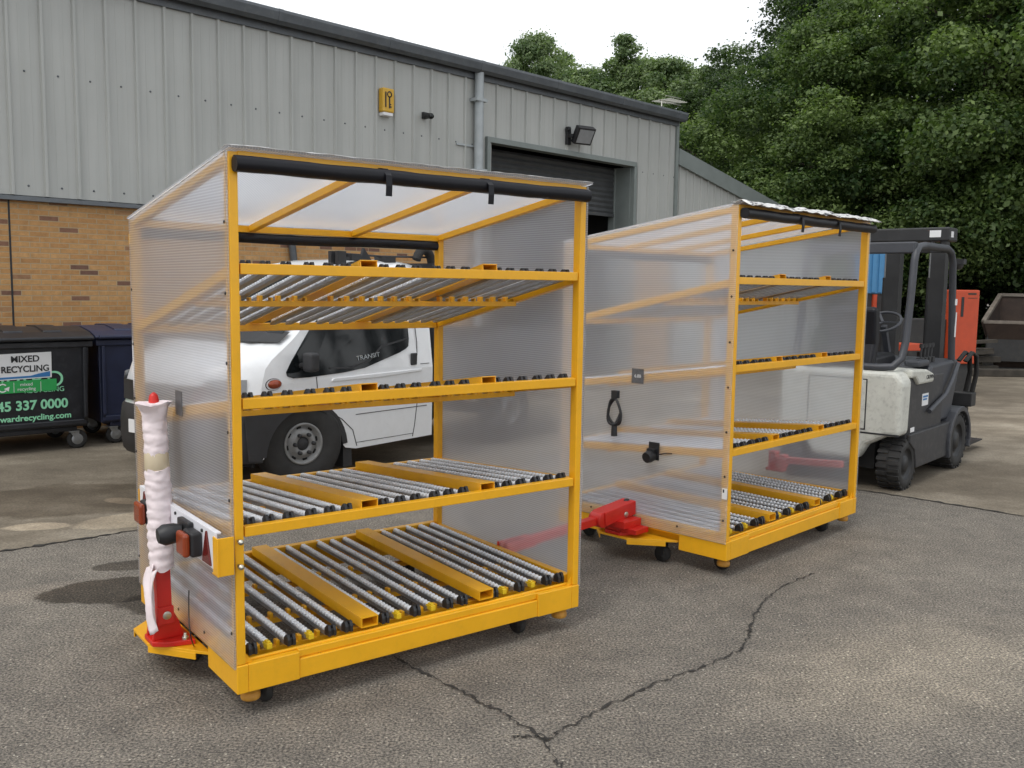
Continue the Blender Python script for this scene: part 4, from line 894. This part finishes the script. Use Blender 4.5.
m = MB(); m.box((-0.2735, 0.292, 0.537), (-0.2665, 0.828, 0.988)); m.build('panel_seam', 'trim_black', fk)
m = MB(); m.lathe([(0.001, -0.012), (0.016, -0.012), (0.018, 0)], (-0.275, 0.36, 0.74), 'x', 12); m.build('panel_knob', 'black', fk)
m = MB(); m.box((-0.2725, 0.0, 0.505), (-0.26, wf, 0.52)); m.build('rear_seam', 'trim_black', fk)
m = MB(); m.prism([(-0.05, 1.0), (-0.05, 1.075), (0.38, 1.055), (0.56, 1.01), (0.56, 0.93), (0.16, 0.93), (0.06, 1.0)], -0.012, wf+0.012, 'y'); m.build('hood', 'fl_white', fk, bevel=0.02)
m = MB(); m.box((-0.025, 0.02, 0.40), (0.95, wf-0.02, 0.99)); m.build('side_panel', 'fl_grey', fk, bevel=0.01)
m = MB(); m.prism([(-0.01, 0.5), (0.0, 0.42), (0.14, 0.34), (0.20, 0.17), (1.15, 0.17), (1.15, 0.50)], -0.012, wf+0.012, 'y'); m.build('step_skirt', 'fl_grey', fk, bevel=0.012)
m = MB(); m.prism([(0.50, 0.52), (0.50, 0.90), (0.62, 1.08), (1.40, 1.10), (1.5, 1.02), (1.30, 0.60), (1.2, 0.52)], 0.03, wf-0.03, 'y'); m.build('front_cowl', 'fl_guard', fk, bevel=0.03, seg=3)
m = MB(); m.tube([(0.50, -0.004, 0.66), (0.72, -0.006, 0.72), (0.95, -0.006, 0.78), (1.15, -0.006, 0.92), (1.3, -0.004, 1.06)], 0.022, 8); m.build('cowl_rib', 'fl_guard', fk)
fa = [(1.42+0.36*math.cos(a), 0.27+0.36*math.sin(a)) for a in [R(-15)+R(215)*i/16 for i in range(17)]]+[(1.42+0.31*math.cos(a), 0.27+0.31*math.sin(a)) for a in [R(200)-R(215)*i/16 for i in range(17)]]
for y0, y1 in ((-0.04, 0.24), (wf-0.24, wf+0.04)):
    m = MB(); m.prism(fa, y0, y1, 'y'); m.build('wheel_fender', 'fl_guard', fk, bevel=0.008)
def fork_wheel(P, r, wdt, steer, s):
    m = MB(); q = wdt/2; m.lathe([(r*0.62, s*q*0.9), (r*0.72, s*q), (r*0.92, s*q*0.97), (r, s*q*0.8), (r, -s*q*0.8), (r*0.92, -s*q), (r*0.6, -s*q)], (0, 0, 0), 'y', 36)
    for k in range(22):
        a = k*2*math.pi/22
        for sg in (-1, 1):
            q2 = MB(); q2.box((-0.016, 0.005, r-0.012), (0.016, q*0.98, r+0.010))
            Rm = Matrix.Rotation(a+(0.14 if sg > 0 else 0), 3, 'Y'); m.add([Rm @ Vector((v[0], v[1]*sg, v[2])) for v in q2.v], q2.f)
    ty = m.build('tyre', 'tyre')
    h = MB(); h.lathe([(r*0.63, s*q*0.9), (r*0.6, s*q*0.7), (r*0.35, s*q*0.62), (r*0.3, s*q*0.85), (0.001, s*q*0.85)], (0, 0, 0), 'y', 28); rm = h.build('rim', 'fl_dark')
    wh = bpy.data.objects.new('wheel', None); COL.objects.link(wh); wh.parent = fk; wh.location = P; wh.rotation_euler = (0, 0, steer)
    ty.parent = wh; rm.parent = wh
fork_wheel((0.0, 0.10, 0.232), 0.225, 0.20, R(0), -1); fork_wheel((0.0, wf-0.10, 0.232), 0.225, 0.20, 0, 1)
fork_wheel((1.42, 0.10, 0.28), 0.27, 0.24, 0, -1); fork_wheel((1.42, wf-0.10, 0.28), 0.27, 0.24, 0, 1)
m = MB(); m.box((-0.15, 0.24, 0.18), (0.25, wf-0.24, 0.9)); m.box((1.1, 0.3, 0.15), (1.7, wf-0.3, 0.6)); m.build('axle_housing', 'wellblack', fk)
m = MB(); m.prism([(0.02, 1.08), (0.10, 1.30), (0.06, 1.58), (0.0, 1.62), (-0.06, 1.60), (-0.03, 1.28), (-0.10, 1.08)], 0.33, 0.77, 'y'); m.prism([(-0.06, 1.07), (0.5, 1.07), (0.52, 1.14), (0.45, 1.19), (0.0, 1.17)], 0.32, 0.78, 'y'); m.build('seat', 'vinyl', fk, bevel=0.03, seg=3)
m = MB(); m.bar((0.98, 0.55, 1.05), (0.78, 0.55, 1.42), 0.05, 0.05); ctr = Vector((0.74, 0.55, 1.46)); Rm = Matrix.Rotation(R(-32), 3, 'Y')
m.tube([ctr+Rm @ Vector((0.17*math.cos(a), 0.17*math.sin(a), 0)) for a in [i*2*math.pi/28 for i in range(29)]], 0.014, 8, caps=False)
for a in (0.5, 2.6, 4.7): m.bar(ctr, ctr+Rm @ Vector((0.165*math.cos(a), 0.165*math.sin(a), 0)), 0.025, 0.012)
m.build('steering_wheel', 'fl_guard', fk)
for i in range(4):
    m = MB(); u = 0.62+0.10*i; y = 0.14
    m.box((u-0.03, y-0.03, 1.06), (u+0.03, y+0.03, 1.14)); m.tube([(u, y, 1.12), (u+0.02, y, 1.24)], 0.010, 8); m.tube([(u+0.02, y, 1.23), (u+0.024, y, 1.27)], 0.022, 10); m.build('lever', 'fl_dark', fk, bevel=0.006)
m = MB(); m.box((0.35, 0.05, 1.07), (0.62, 0.2, 1.13)); m.build('control_pod', 'fl_guard', fk, bevel=0.02)
# overhead guard
for y in (0.06, wf-0.06):
    m = MB(); yi = 0.42 if y < .5 else wf-0.42
    pts = [(-0.20, yi, 1.09), (-0.20, (y+yi)/2, 1.09), (-0.17, y+(0.06 if y < .5 else -0.06), 1.10), (-0.10, y+(0.01 if y < .5 else -0.01), 1.17), (-0.05, y, 1.32), (0.02, y, 1.75), (0.05, y, 2.02), (0.08, y, 2.10), (0.15, y, 2.15), (0.3, y, 2.165), (0.95, y, 2.165), (1.08, y, 2.13), (1.15, y, 2.04), (1.22, y, 1.6), (1.30, y, 1.06)]
    m.tube(pts, 0.033, 12); m.build('guard_leg', 'fl_guard', fk)
m = MB(); m.box((0.05, 0.06, 2.09), (0.14, wf-0.06, 2.19)); m.box((1.02, 0.06, 2.13), (1.08, wf-0.06, 2.19))
for i in range(9): y = 0.14+i*(wf-0.28)/8; m.box((0.1, y-0.012, 2.135), (1.05, y+0.012, 2.165))
m.build('guard_roof', 'fl_guard', fk, bevel=0.012)
# mast and forks
for y0 in (0.27, wf-0.38):
    m = MB(); m.box((1.62, y0, 0.10), (1.74, y0+0.05, 2.30)); m.box((1.75, y0+0.055, 0.12), (1.86, y0+0.10, 2.26)); m.box((1.62, y0+0.05, 0.10), (1.64, y0+0.14, 2.2)); m.build('mast_rail', 'fl_dark', fk)
    m = MB(); m.tube([(1.70, y0+0.16, 0.3), (1.70, y0+0.16, 1.9)], 0.035, 10); m.tube([(1.70, y0+0.16, 1.9), (1.70, y0+0.16, 2.3)], 0.022, 10, mi=1); m.build('lift_ram', ['fl_dark', 'steel'], fk)
m = MB(); m.box((1.60, 0.24, 2.27), (1.88, wf-0.02, 2.41)); m.build('mast_crosshead', 'fl_dark', fk, bevel=0.015)
for a_, b_ in (((1.597, 0.32, 2.31), (1.6005, 0.43, 2.38)), ((1.66, 0.238, 2.31), (1.74, 0.2405, 2.37))): MB().box(a_, b_).build('crosshead_label', 'paper', fk)
m = MB(); m.box((1.88, 0.05, 0.50), (1.96, wf-0.05, 0.62)); m.box((1.88, 0.05, 0.22), (1.96, wf-0.05, 0.32)); m.box((1.86, 0.0, 0.58), (2.02, 0.20, 0.72)); m.build('fork_carriage', 'fl_dark', fk, bevel=0.008)
for y in (0.22, wf-0.22):
    m = MB(); m.prism([(1.965, 0.08), (1.965, 0.70), (2.0, 0.70), (2.01, 0.13), (3.0, 0.10), (3.0, 0.085), (2.02, 0.08)], y-0.06, y+0.06, 'y'); m.build('fork', 'fl_dark', fk)
m = MB()
for k, (dx, dy) in enumerate(((0, 0), (0.05, 0.03), (0.02, 0.07), (0.07, 0.1))):
    pts = [(1.80+dx, 0.06+dy, 1.05), (1.88+dx, 0.02+dy, 1.14), (1.96+dx, 0.0+dy, 1.10), (2.01+dx, 0.0+dy, 0.92), (1.98+dx, 0.04+dy, 0.62)]; m.tube(pts, 0.016, 8)
m.build('hydraulic_hose', 'rubber', fk)
m = MB(); m.box((1.35, 0.02, 2.03), (1.45, 0.1, 2.08)); m.lathe([(0.02, -0.05), (0.045, -0.03), (0.055, 0.02), (0.057, 0.05), (0.03, 0.052)], (1.40, 0.10, 2.03), 'x', 16, 0); m.build('work_lamp', ['fl_dark', 'clear'], fk)
m = MB(); m.box((0.35, 0.0165, 0.72), (0.52, 0.0195, 0.83)); m.build('white_label', 'paper', fk)
m = MB(); m.box((0.37, 0.0145, 0.795), (0.50, 0.0163, 0.812)); m.box((0.37, 0.0145, 0.77), (0.48, 0.0163, 0.785)); m.build('label_print', 'skyblue', fk)
text('hood_lettering', 'CROWN', 0.052, 'ink', fk, frame((0.44, -0.0135, 0.985), (1, 0, 0), (0, 0, 1)), sx=1.0)
m = MB(); m.box((-0.02, -0.0145, 0.52), (0.08, -0.0125, 0.56)); m.build('data_plate', 'paper', fk)
for a_, b_ in (((1.195, 0.021, 1.63), (1.235, 0.030, 1.69)), ((1.232, 0.022, 1.32), (1.252, 0.030, 1.56))): MB().box(a_, b_).build('guard_sticker', 'paper', fk)

# ------------------------------------------------------------------ things in the far yard
M['cab_red'] = simple('orange_red_paint', (0.47, 0.062, 0.020), 0.45, var=0.1)
M['cont_blue'] = simple('blue_sheet', (0.06, 0.22, 0.42), 0.5, var=0.08)
M['rust'] = simple('rusty_steel', (0.042, 0.027, 0.020), 0.85, var=0.4, vscale=3, dirt=(0.07, 0.05, 0.04))
M['skip_dark'] = simple('dark_skip_paint', (0.03, 0.03, 0.03), 0.7, var=0.3, dirt=(0.08, 0.06, 0.04))
M['edge'] = simple('worn_steel_edge', (0.17, 0.145, 0.12), 0.7, var=0.3)
M['timber'] = simple('weathered_timber', (0.05, 0.043, 0.034), 0.9, var=0.4, vscale=5)
rc = empty('machine_cabinet', (7.45, 15.6, 0), R(12)); tag(rc, 'orange red steel machine cabinet on a dark base behind the forklift mast', 'cabinet')
m = MB(); m.box((-0.02, 0, 0.55), (0.43, 0.8, 1.80)); m.build('housing', 'cab_red', rc, bevel=0.02)
m = MB(); m.box((0.08, -0.006, 1.35), (0.13, 0.0, 1.68)); m.build('handle_slot', 'ink', rc)
m = MB(); m.box((-0.02, 0.05, 0.0), (0.42, 0.75, 0.55)); m.box((-0.9, 0.2, 0.0), (-0.03, 0.7, 1.3)); m.build('base', 'skip_dark', rc, bevel=0.01)
m = MB(); m.box((0.2, -0.004, 1.72), (0.36, 0, 1.75)); m.box((0.2, -0.004, 1.66), (0.38, 0, 1.67)); m.build('cabinet_print', 'timber', rc)
bc = empty('storage_container', (5.68, 16.6, 0), R(10)); tag(bc, 'blue topped storage container with dark lower half beyond the forklift cab', 'container')
m = MB(); m.box((0.60, 0, 1.72), (1.02, 0.4, 2.45))
for i in range(3): m.box((0.63+i*0.13, -0.02, 1.74), (0.71+i*0.13, 0, 2.43))
m.build('upper_body', 'cont_blue', bc)
m = MB(); m.box((0.60, 0.02, 0.1), (1.02, 0.4, 1.715)); m.build('lower_body', 'skip_dark', bc)
m = MB(); m.box((0.80, -0.03, 0.1), (0.87, 0.02, 1.7)); m.build('red_upright', 'cab_red', bc)
tr = empty('work_table', (6.25, 14.4, 0), R(20)); tag(tr, 'red topped low metal trestle seen through the forklift cab', 'trestle')
m = MB(); m.box((-0.25, 0, 0.84), (0.22, 0.4, 0.95)); m.build('top', 'cab_red', tr, bevel=0.01)
for x in (-0.2, 0.17):
    for y in (0.05, 0.35): m = MB(); m.box((x-0.03, y-0.03, 0), (x+0.03, y+0.03, 0.82)); m.build('leg', 'fl_dark', tr)
sk = empty('skip', (10.9, 20.6, 0), R(-20)); tag(sk, 'open rusty dark skip with pale worn rim at the edge of the trees', 'skip')
m = MB(); t = 0.05
prof = [(0.0, 0.12), (1.9, 0.12), (2.6, 1.45), (-0.35, 1.45)]
o1 = [(-0.15, 0.10), (0.15, 0.0)]
def slab(m, pts, th, mi=0):
    p = [Vector(q) for q in pts]; n_ = (p[1]-p[0]).cross(p[2]-p[0]).normalized()*th; k = len(p)
    m.add(p+[q+n_ for q in p], [tuple(range(k)), tuple(range(2*k-1, k-1, -1))]+[(i, i+k, (i+1) % k+k, (i+1) % k) for i in range(k)], mi)
A_, B_, C_, D_ = (-0.05, 0.25, 0.12), (2.2, 0.25, 0.12), (2.7, -0.15, 1.12), (-0.42, -0.15, 1.12)
A2, B2, C2, D2 = (0.15, 1.3, 0.12), (2.2, 1.3, 0.12), (2.7, 1.5, 1.72), (0.1, 1.5, 1.72)
slab(m, [A_, B_, C_, D_], t); slab(m, [B2, A2, D2, C2], t); slab(m, [A2, A_, D_, D2], t); slab(m, [B_, B2, C2, C_], t); slab(m, [A2, B2, B_, A_], t)
m.build('skip_body', 'rust', sk)
m = MB(); m.bar(D_, C_, 0.09, 0.07); m.bar(D_, D2, 0.09, 0.07); m.bar(C_, C2, 0.09, 0.07); m.bar(D2, C2, 0.09, 0.07); m.build('rim', 'edge', sk)
m = MB(); m.box((-0.2, 0.1, 0.0), (2.4, 1.4, 0.1)); m.box((-0.32, -0.05, 0.25), (2.6, 0.2, 0.95)); m.build('skip_frame', 'skip_dark', sk)
tp = empty('timber_pile', (9.15, 20.0, 0), R(4)); tag(tp, 'low pile of grey weathered timber beams between red cabinet and skip', 'timber pile')
for i in range(16):
    m = MB(); z = 0.10+0.17*(i//5)+random.uniform(-.02, .02); y = 0.25*(i % 5)+random.uniform(-.05, .05); x0 = random.uniform(-0.5, -0.1)
    m.bar((x0, y, z), (x0+random.uniform(1.4, 2.0), y+random.uniform(-.25, .25), z+random.uniform(-0.03, .12)), random.uniform(.12, .2), random.uniform(.06, .13)); m.build('beam', 'timber', tp)
ke = MB(); ke.box((8.9, 19.4, 0), (26, 19.65, 0.16)); tag(ke.build('concrete_kerb', 'timber', bevel=0.02), 'low dark kerb along the foot of the trees', 'kerb', kind='structure')

# ------------------------------------------------------------------ trees and bushes
def leaf_mat(name, dark, light):
    m, nt, out = new_mat(name)
    at = nt.nodes.new('ShaderNodeAttribute'); at.attribute_name = 'tone'
    c = ramp(nt, at.outputs['Fac'], [(0.0, dark), (0.6, [(a+b)/2 for a, b in zip(dark, light)]), (1.0, light)]).outputs[0]
    d = N(nt, 'ShaderNodeBsdfPrincipled', Roughness=0.5); d.inputs['Specular IOR Level'].default_value = 0.35; L(nt, c, d.inputs['Base Color'])
    t = N(nt, 'ShaderNodeBsdfTranslucent'); L(nt, mixc(nt, 1.0, c, (1.1, 1.25, 0.6), 'MULTIPLY'), t.inputs[0])
    mx = N(nt, 'ShaderNodeMixShader', Fac=0.4); L(nt, d.outputs[0], mx.inputs[1]); L(nt, t.outputs[0], mx.inputs[2]); L(nt, mx.outputs[0], out.inputs[0]); return m
M['leaf_a'] = leaf_mat('maple_leaves', (0.030, 0.064, 0.017), (0.205, 0.280, 0.092))
M['leaf_b'] = leaf_mat('dark_leaves', (0.018, 0.040, 0.013), (0.105, 0.160, 0.055))
M['leaf_c'] = leaf_mat('poplar_leaves', (0.100, 0.155, 0.070), (0.320, 0.400, 0.200))
M['leaf_d'] = leaf_mat('shade_darkened_leaves', (0.010, 0.022, 0.008), (0.040, 0.066, 0.022))  # leaf colour darkened to paint in the shade below the crowns
M['bark'] = simple('grey_brown_bark', (0.06, 0.047, 0.035), 0.9, var=0.4, vscale=8, bump=0.5, bscale=30)
def foliage_mesh(name, mat, centers, radii, n_leaf, size, seed, up_bias=0.5):
    r = np.random.default_rng(seed)
    cen = np.asarray(centers, float); rad = np.asarray(radii, float)
    wgt = rad**2; wgt /= wgt.sum()
    idx = r.choice(len(cen), n_leaf, p=wgt)
    d = r.normal(size=(n_leaf, 3)); d[:, 2] += 0.25; d /= np.linalg.norm(d, axis=1)[:, None]
    rr = rad[idx]*(r.uniform(0.25, 1.0, n_leaf)**0.5)*r.uniform(0.85, 1.18, n_leaf)*np.where(r.uniform(size=n_leaf) < 0.22, r.uniform(1.0, 1.7, n_leaf), 1.0)
    sq = np.array([1.08, 1.08, 0.58])
    P = cen[idx]+d*rr[:, None]*sq
    nrm = d*0.7+r.normal(size=(n_leaf, 3))*0.55; nrm[:, 2] += up_bias; nrm /= np.linalg.norm(nrm, axis=1)[:, None]
    a = np.cross(nrm, r.normal(size=(n_leaf, 3))); a /= np.linalg.norm(a, axis=1)[:, None]; b = np.cross(nrm, a)
    s = size*(r.uniform(0.5, 1.15, n_leaf)+0.7*(r.uniform(size=n_leaf) < 0.12))[:, None]
    droop = nrm*s*0.18
    V = np.stack([P-a*s*0.62, P-b*s*0.42-droop*0.2, P+a*s*0.62-droop, P+b*s*0.42-droop*0.2], 1).reshape(-1, 3)
    me = bpy.data.meshes.new(name); me.vertices.add(4*n_leaf); me.loops.add(4*n_leaf); me.polygons.add(n_leaf)
    me.vertices.foreach_set('co', V.ravel().astype(np.float32)); me.loops.foreach_set('vertex_index', np.arange(4*n_leaf, dtype=np.int32))
    me.polygons.foreach_set('loop_start', np.arange(0, 4*n_leaf, 4, dtype=np.int32)); me.polygons.foreach_set('loop_total', np.full(n_leaf, 4, np.int32))
    tone = np.clip(r.normal(0.5, 0.22, n_leaf)+(r.normal(0, 0.27, len(cen)))[idx], 0, 1)
    at = me.attributes.new('tone', 'FLOAT', 'FACE'); at.data.foreach_set('value', tone.astype(np.float32))
    me.materials.append(M[mat]); me.update(); me.validate(); return me
def crown_shape(seed, h, base, rx, n, kind='round', cr=(0.7, 1.35)):
    r = np.random.default_rng(seed); C = []; Rr = []
    ph = r.uniform(0, 6.28, 4)
    while len(C) < n:
        z = r.uniform(0, 1); a = r.uniform(0, 2*math.pi)
        if kind == 'round': env = math.sin(math.pi*min(1, 0.16+0.84*z)**0.85)**0.6 if z < 1 else 0
        elif kind == 'spire': env = (1-z)**0.95*0.95+0.03
        else: env = 0.55+0.45*math.sin(math.pi*z)
        env *= 1+0.22*math.sin(3*a+ph[0]+4*z)+0.16*math.sin(5*a+ph[1]-7*z)
        q = r.uniform(0.45, 1.0)**0.4*r.choice([1.0, 1.0, 1.1, 1.22])
        C.append((rx*env*q*math.cos(a), rx*env*q*math.sin(a), base+(h-base)*z*0.97)); Rr.append(r.uniform(*cr)*(0.75+0.5*(1-z)) if kind != 'spire' else r.uniform(*cr)*(0.5+0.7*(1-z)))
    return C, Rr
def trunk(h, base, rx, r0, C, seed, mat='bark'):
    r = np.random.default_rng(seed); m = MB()
    top = h*0.82; pts = [(0.15*math.sin(i*0.9+seed), 0.12*math.cos(i*1.1+seed), top*i/8) for i in range(9)]
    m.tube(pts, [r0*(1.25 if i == 0 else 1-0.85*i/8) for i in range(9)], 10)
    for k in range(min(16, len(C))):
        c = C[int(r.integers(len(C)))]; z0 = max(base*0.6, min(top*0.9, c[2]-r.uniform(0.8, 2.2))); i = z0/top*8
        p0 = Vector((0.15*math.sin(i*0.9+seed), 0.12*math.cos(i*1.1+seed), z0)); p1 = Vector(c); mid = p0.lerp(p1, 0.5)+Vector((0, 0, 0.25))
        rb = r0*(1-0.85*z0/top)*0.5; m.tube([p0, mid, p1], [rb, rb*0.6, rb*0.15], 6)
    return m
class Kind: pass
KIN = {}
def make_kind(key, mat, h, base, rx, n, leaves, size, seed, shape='round', cr=(0.7, 1.35)):
    k = Kind(); C, Rr = crown_shape(seed, h, base, rx, n, shape, cr)
    k.crown = foliage_mesh('crown', mat, C, Rr, leaves, size, seed+1); tm = trunk(h, base, rx, h*0.016, C, seed); k.tm = tm; k.tr = None; KIN[key] = k
make_kind('maple', 'leaf_a', 15.0, 2.3, 4.3, 420, 230000, 0.088, 11, cr=(0.3, 0.95))
make_kind('maple2', 'leaf_a', 13.0, 2.1, 3.9, 380, 200000, 0.086, 23, cr=(0.3, 0.9))
make_kind('dark', 'leaf_b', 14.0, 1.4, 4.0, 360, 200000, 0.088, 37, cr=(0.3, 0.95))
make_kind('poplar', 'leaf_c', 11.0, 1.5, 3.0, 240, 110000, 0.095, 51, cr=(0.25, 0.75))
make_kind('spire', 'leaf_c', 12.0, 1.5, 3.4, 300, 100000, 0.095, 67, 'spire', (0.25, 0.75))
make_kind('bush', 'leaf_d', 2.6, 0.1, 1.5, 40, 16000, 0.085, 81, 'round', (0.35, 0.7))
make_kind('bush2', 'leaf_b', 2.2, 0.1, 1.4, 36, 14000, 0.08, 93, 'round', (0.3, 0.65))
def plant(name, key, x, y, sc_, rz, label, cat, group):
    k = KIN[key]; o = empty(name, (x, y, 0), rz); o.scale = (sc_, sc_, sc_) if isinstance(sc_, (int, float)) else sc_
    tag(o, label, cat, group)
    c = bpy.data.objects.new('crown', k.crown); COL.objects.link(c); c.parent = o
    if k.tr is None: t = k.tm.build('trunk', 'bark', o); k.tr = t.data
    else: t = bpy.data.objects.new('trunk', k.tr); COL.objects.link(t); t.parent = o
    return o
GT = 'broadleaf trees at the edge of the yard'; GB = 'trees rising behind the unit roof'; GS = 'low bushes under the trees'
TREES = [('maple2', 9.0, 27.0, (0.88, 0.88, 0.74), 0.3, 'leafy tree behind the lean-to roof, its crown just right of the unit corner'),
         ('maple', 13.0, 26.4, 1.0, 1.7, 'tall broad maple tree whose crown rises over the farther trolley'),
         ('maple2', 15.8, 25.2, 1.2, 2.9, 'full crowned maple tree above the rusty skip'),
         ('dark', 18.6, 24.6, 1.1, 0.9, 'dark leaved tree at the right edge beyond the skip'),
         ('maple', 24.0, 25.5, 1.1, 4.1, 'broad maple tree outermost on the right of the tree line'),
         ('dark', 7.4, 33.5, (0.8, 0.8, 0.66), 5.0, 'dark rounded tree in the second row behind the roof aerial'),
         ('dark', 11.9, 33.5, 1.06, 2.2, 'tallest dark tree of the second row, standing against the white sky'),
         ('maple', 16.5, 33.5, 1.28, 3.6, 'very tall maple tree in the second row above the forklift'),
         ('dark', 22.5, 33.0, 1.35, 1.1, 'tall dark tree in the second row above the skip'),
         ('maple', 28.5, 33.0, 1.3, 0.2, 'tall maple tree in the second row at the far right'),
         ('dark', 34.0, 29.0, 1.2, 2.0, 'dark tree farthest to the right behind the maple')]
for key, x, y, s, rz, lab in TREES: plant('broadleaf_tree', key, x, y, s, rz, lab, 'tree', GT)
BACK = [('poplar', 0.85, 39.0, (0.8, 0.8, 1.10), 0.4, 'round topped tree leftmost above the unit roof, set against the sky'),
        ('poplar', 2.7, 38.5, (0.9, 0.9, 0.97), 2.0, 'pale low topped tree above the roof, between the round top and the pointed top'),
        ('spire', 4.35, 38.0, (1.0, 1.0, 1.0), 1.0, 'pale tree with a pointed top above the floodlight'),
        ('poplar', 6.0, 38.0, (1.05, 1.05, 1.0), 3.3, 'pale bushy tree right of the pointed tree and left of the roof aerial'),
        ('poplar', 3.4, 42.0, (1.1, 1.1, 1.0), 5.3, 'pale tree behind the gap left of the pointed tree'),
        ('poplar', 5.6, 43.0, (1.1, 1.1, 1.10), 0.9, 'pale tree farthest back, showing just right of the pointed top'),
        ('spire', 7.1, 36.0, (0.8, 0.8, 0.86), 2.7, 'pale pointed tree beside the roof aerial at the end of the unit'),
        ('spire', 2.0, 41.0, (0.9, 0.9, 1.0), 4.2, 'pale pointed tree between the round topped tree and the floodlight'),
        ('poplar', 8.0, 37.0, (1.0, 1.0, 0.86), 4.6, 'pale lower tree above the far end of the roof')]
for key, x, y, s, rz, lab in BACK: plant('poplar_tree', key, x, y, s, rz, lab, 'tree', GB)
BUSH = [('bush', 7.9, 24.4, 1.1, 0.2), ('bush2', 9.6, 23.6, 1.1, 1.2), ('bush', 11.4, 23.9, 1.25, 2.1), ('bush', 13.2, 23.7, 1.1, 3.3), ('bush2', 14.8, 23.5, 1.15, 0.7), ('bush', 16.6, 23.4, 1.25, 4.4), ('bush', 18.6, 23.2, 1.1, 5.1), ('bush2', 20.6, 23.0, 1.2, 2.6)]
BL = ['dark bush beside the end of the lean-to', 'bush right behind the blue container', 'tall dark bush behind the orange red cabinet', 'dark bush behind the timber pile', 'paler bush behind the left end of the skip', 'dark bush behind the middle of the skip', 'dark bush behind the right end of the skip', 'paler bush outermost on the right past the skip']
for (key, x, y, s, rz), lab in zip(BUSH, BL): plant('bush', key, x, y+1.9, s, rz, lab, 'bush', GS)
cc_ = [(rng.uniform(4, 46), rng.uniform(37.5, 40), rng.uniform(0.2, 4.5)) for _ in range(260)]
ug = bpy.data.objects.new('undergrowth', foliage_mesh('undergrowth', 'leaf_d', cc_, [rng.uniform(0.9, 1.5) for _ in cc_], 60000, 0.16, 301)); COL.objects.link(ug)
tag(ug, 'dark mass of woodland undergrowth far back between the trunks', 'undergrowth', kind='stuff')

# ------------------------------------------------------------------ render settings
sc.view_settings.view_transform = 'Standard'; sc.view_settings.look = 'None'; sc.view_settings.exposure = 0.18; sc.view_settings.gamma = 1.0; sc.view_settings.use_curve_mapping = False
sc.render.engine = 'CYCLES'
cy = sc.cycles; cy.use_denoising = True; cy.denoiser = 'OPENIMAGEDENOISE'; cy.denoising_input_passes = 'RGB_ALBEDO_NORMAL'
cy.max_bounces = 14; cy.diffuse_bounces = 4; cy.glossy_bounces = 4; cy.transmission_bounces = 12; cy.transparent_max_bounces = 16; cy.caustics_refractive = True; cy.caustics_reflective = False
cy.sample_clamp_indirect = 6; cy.use_adaptive_sampling = True; cy.adaptive_threshold = 0.02
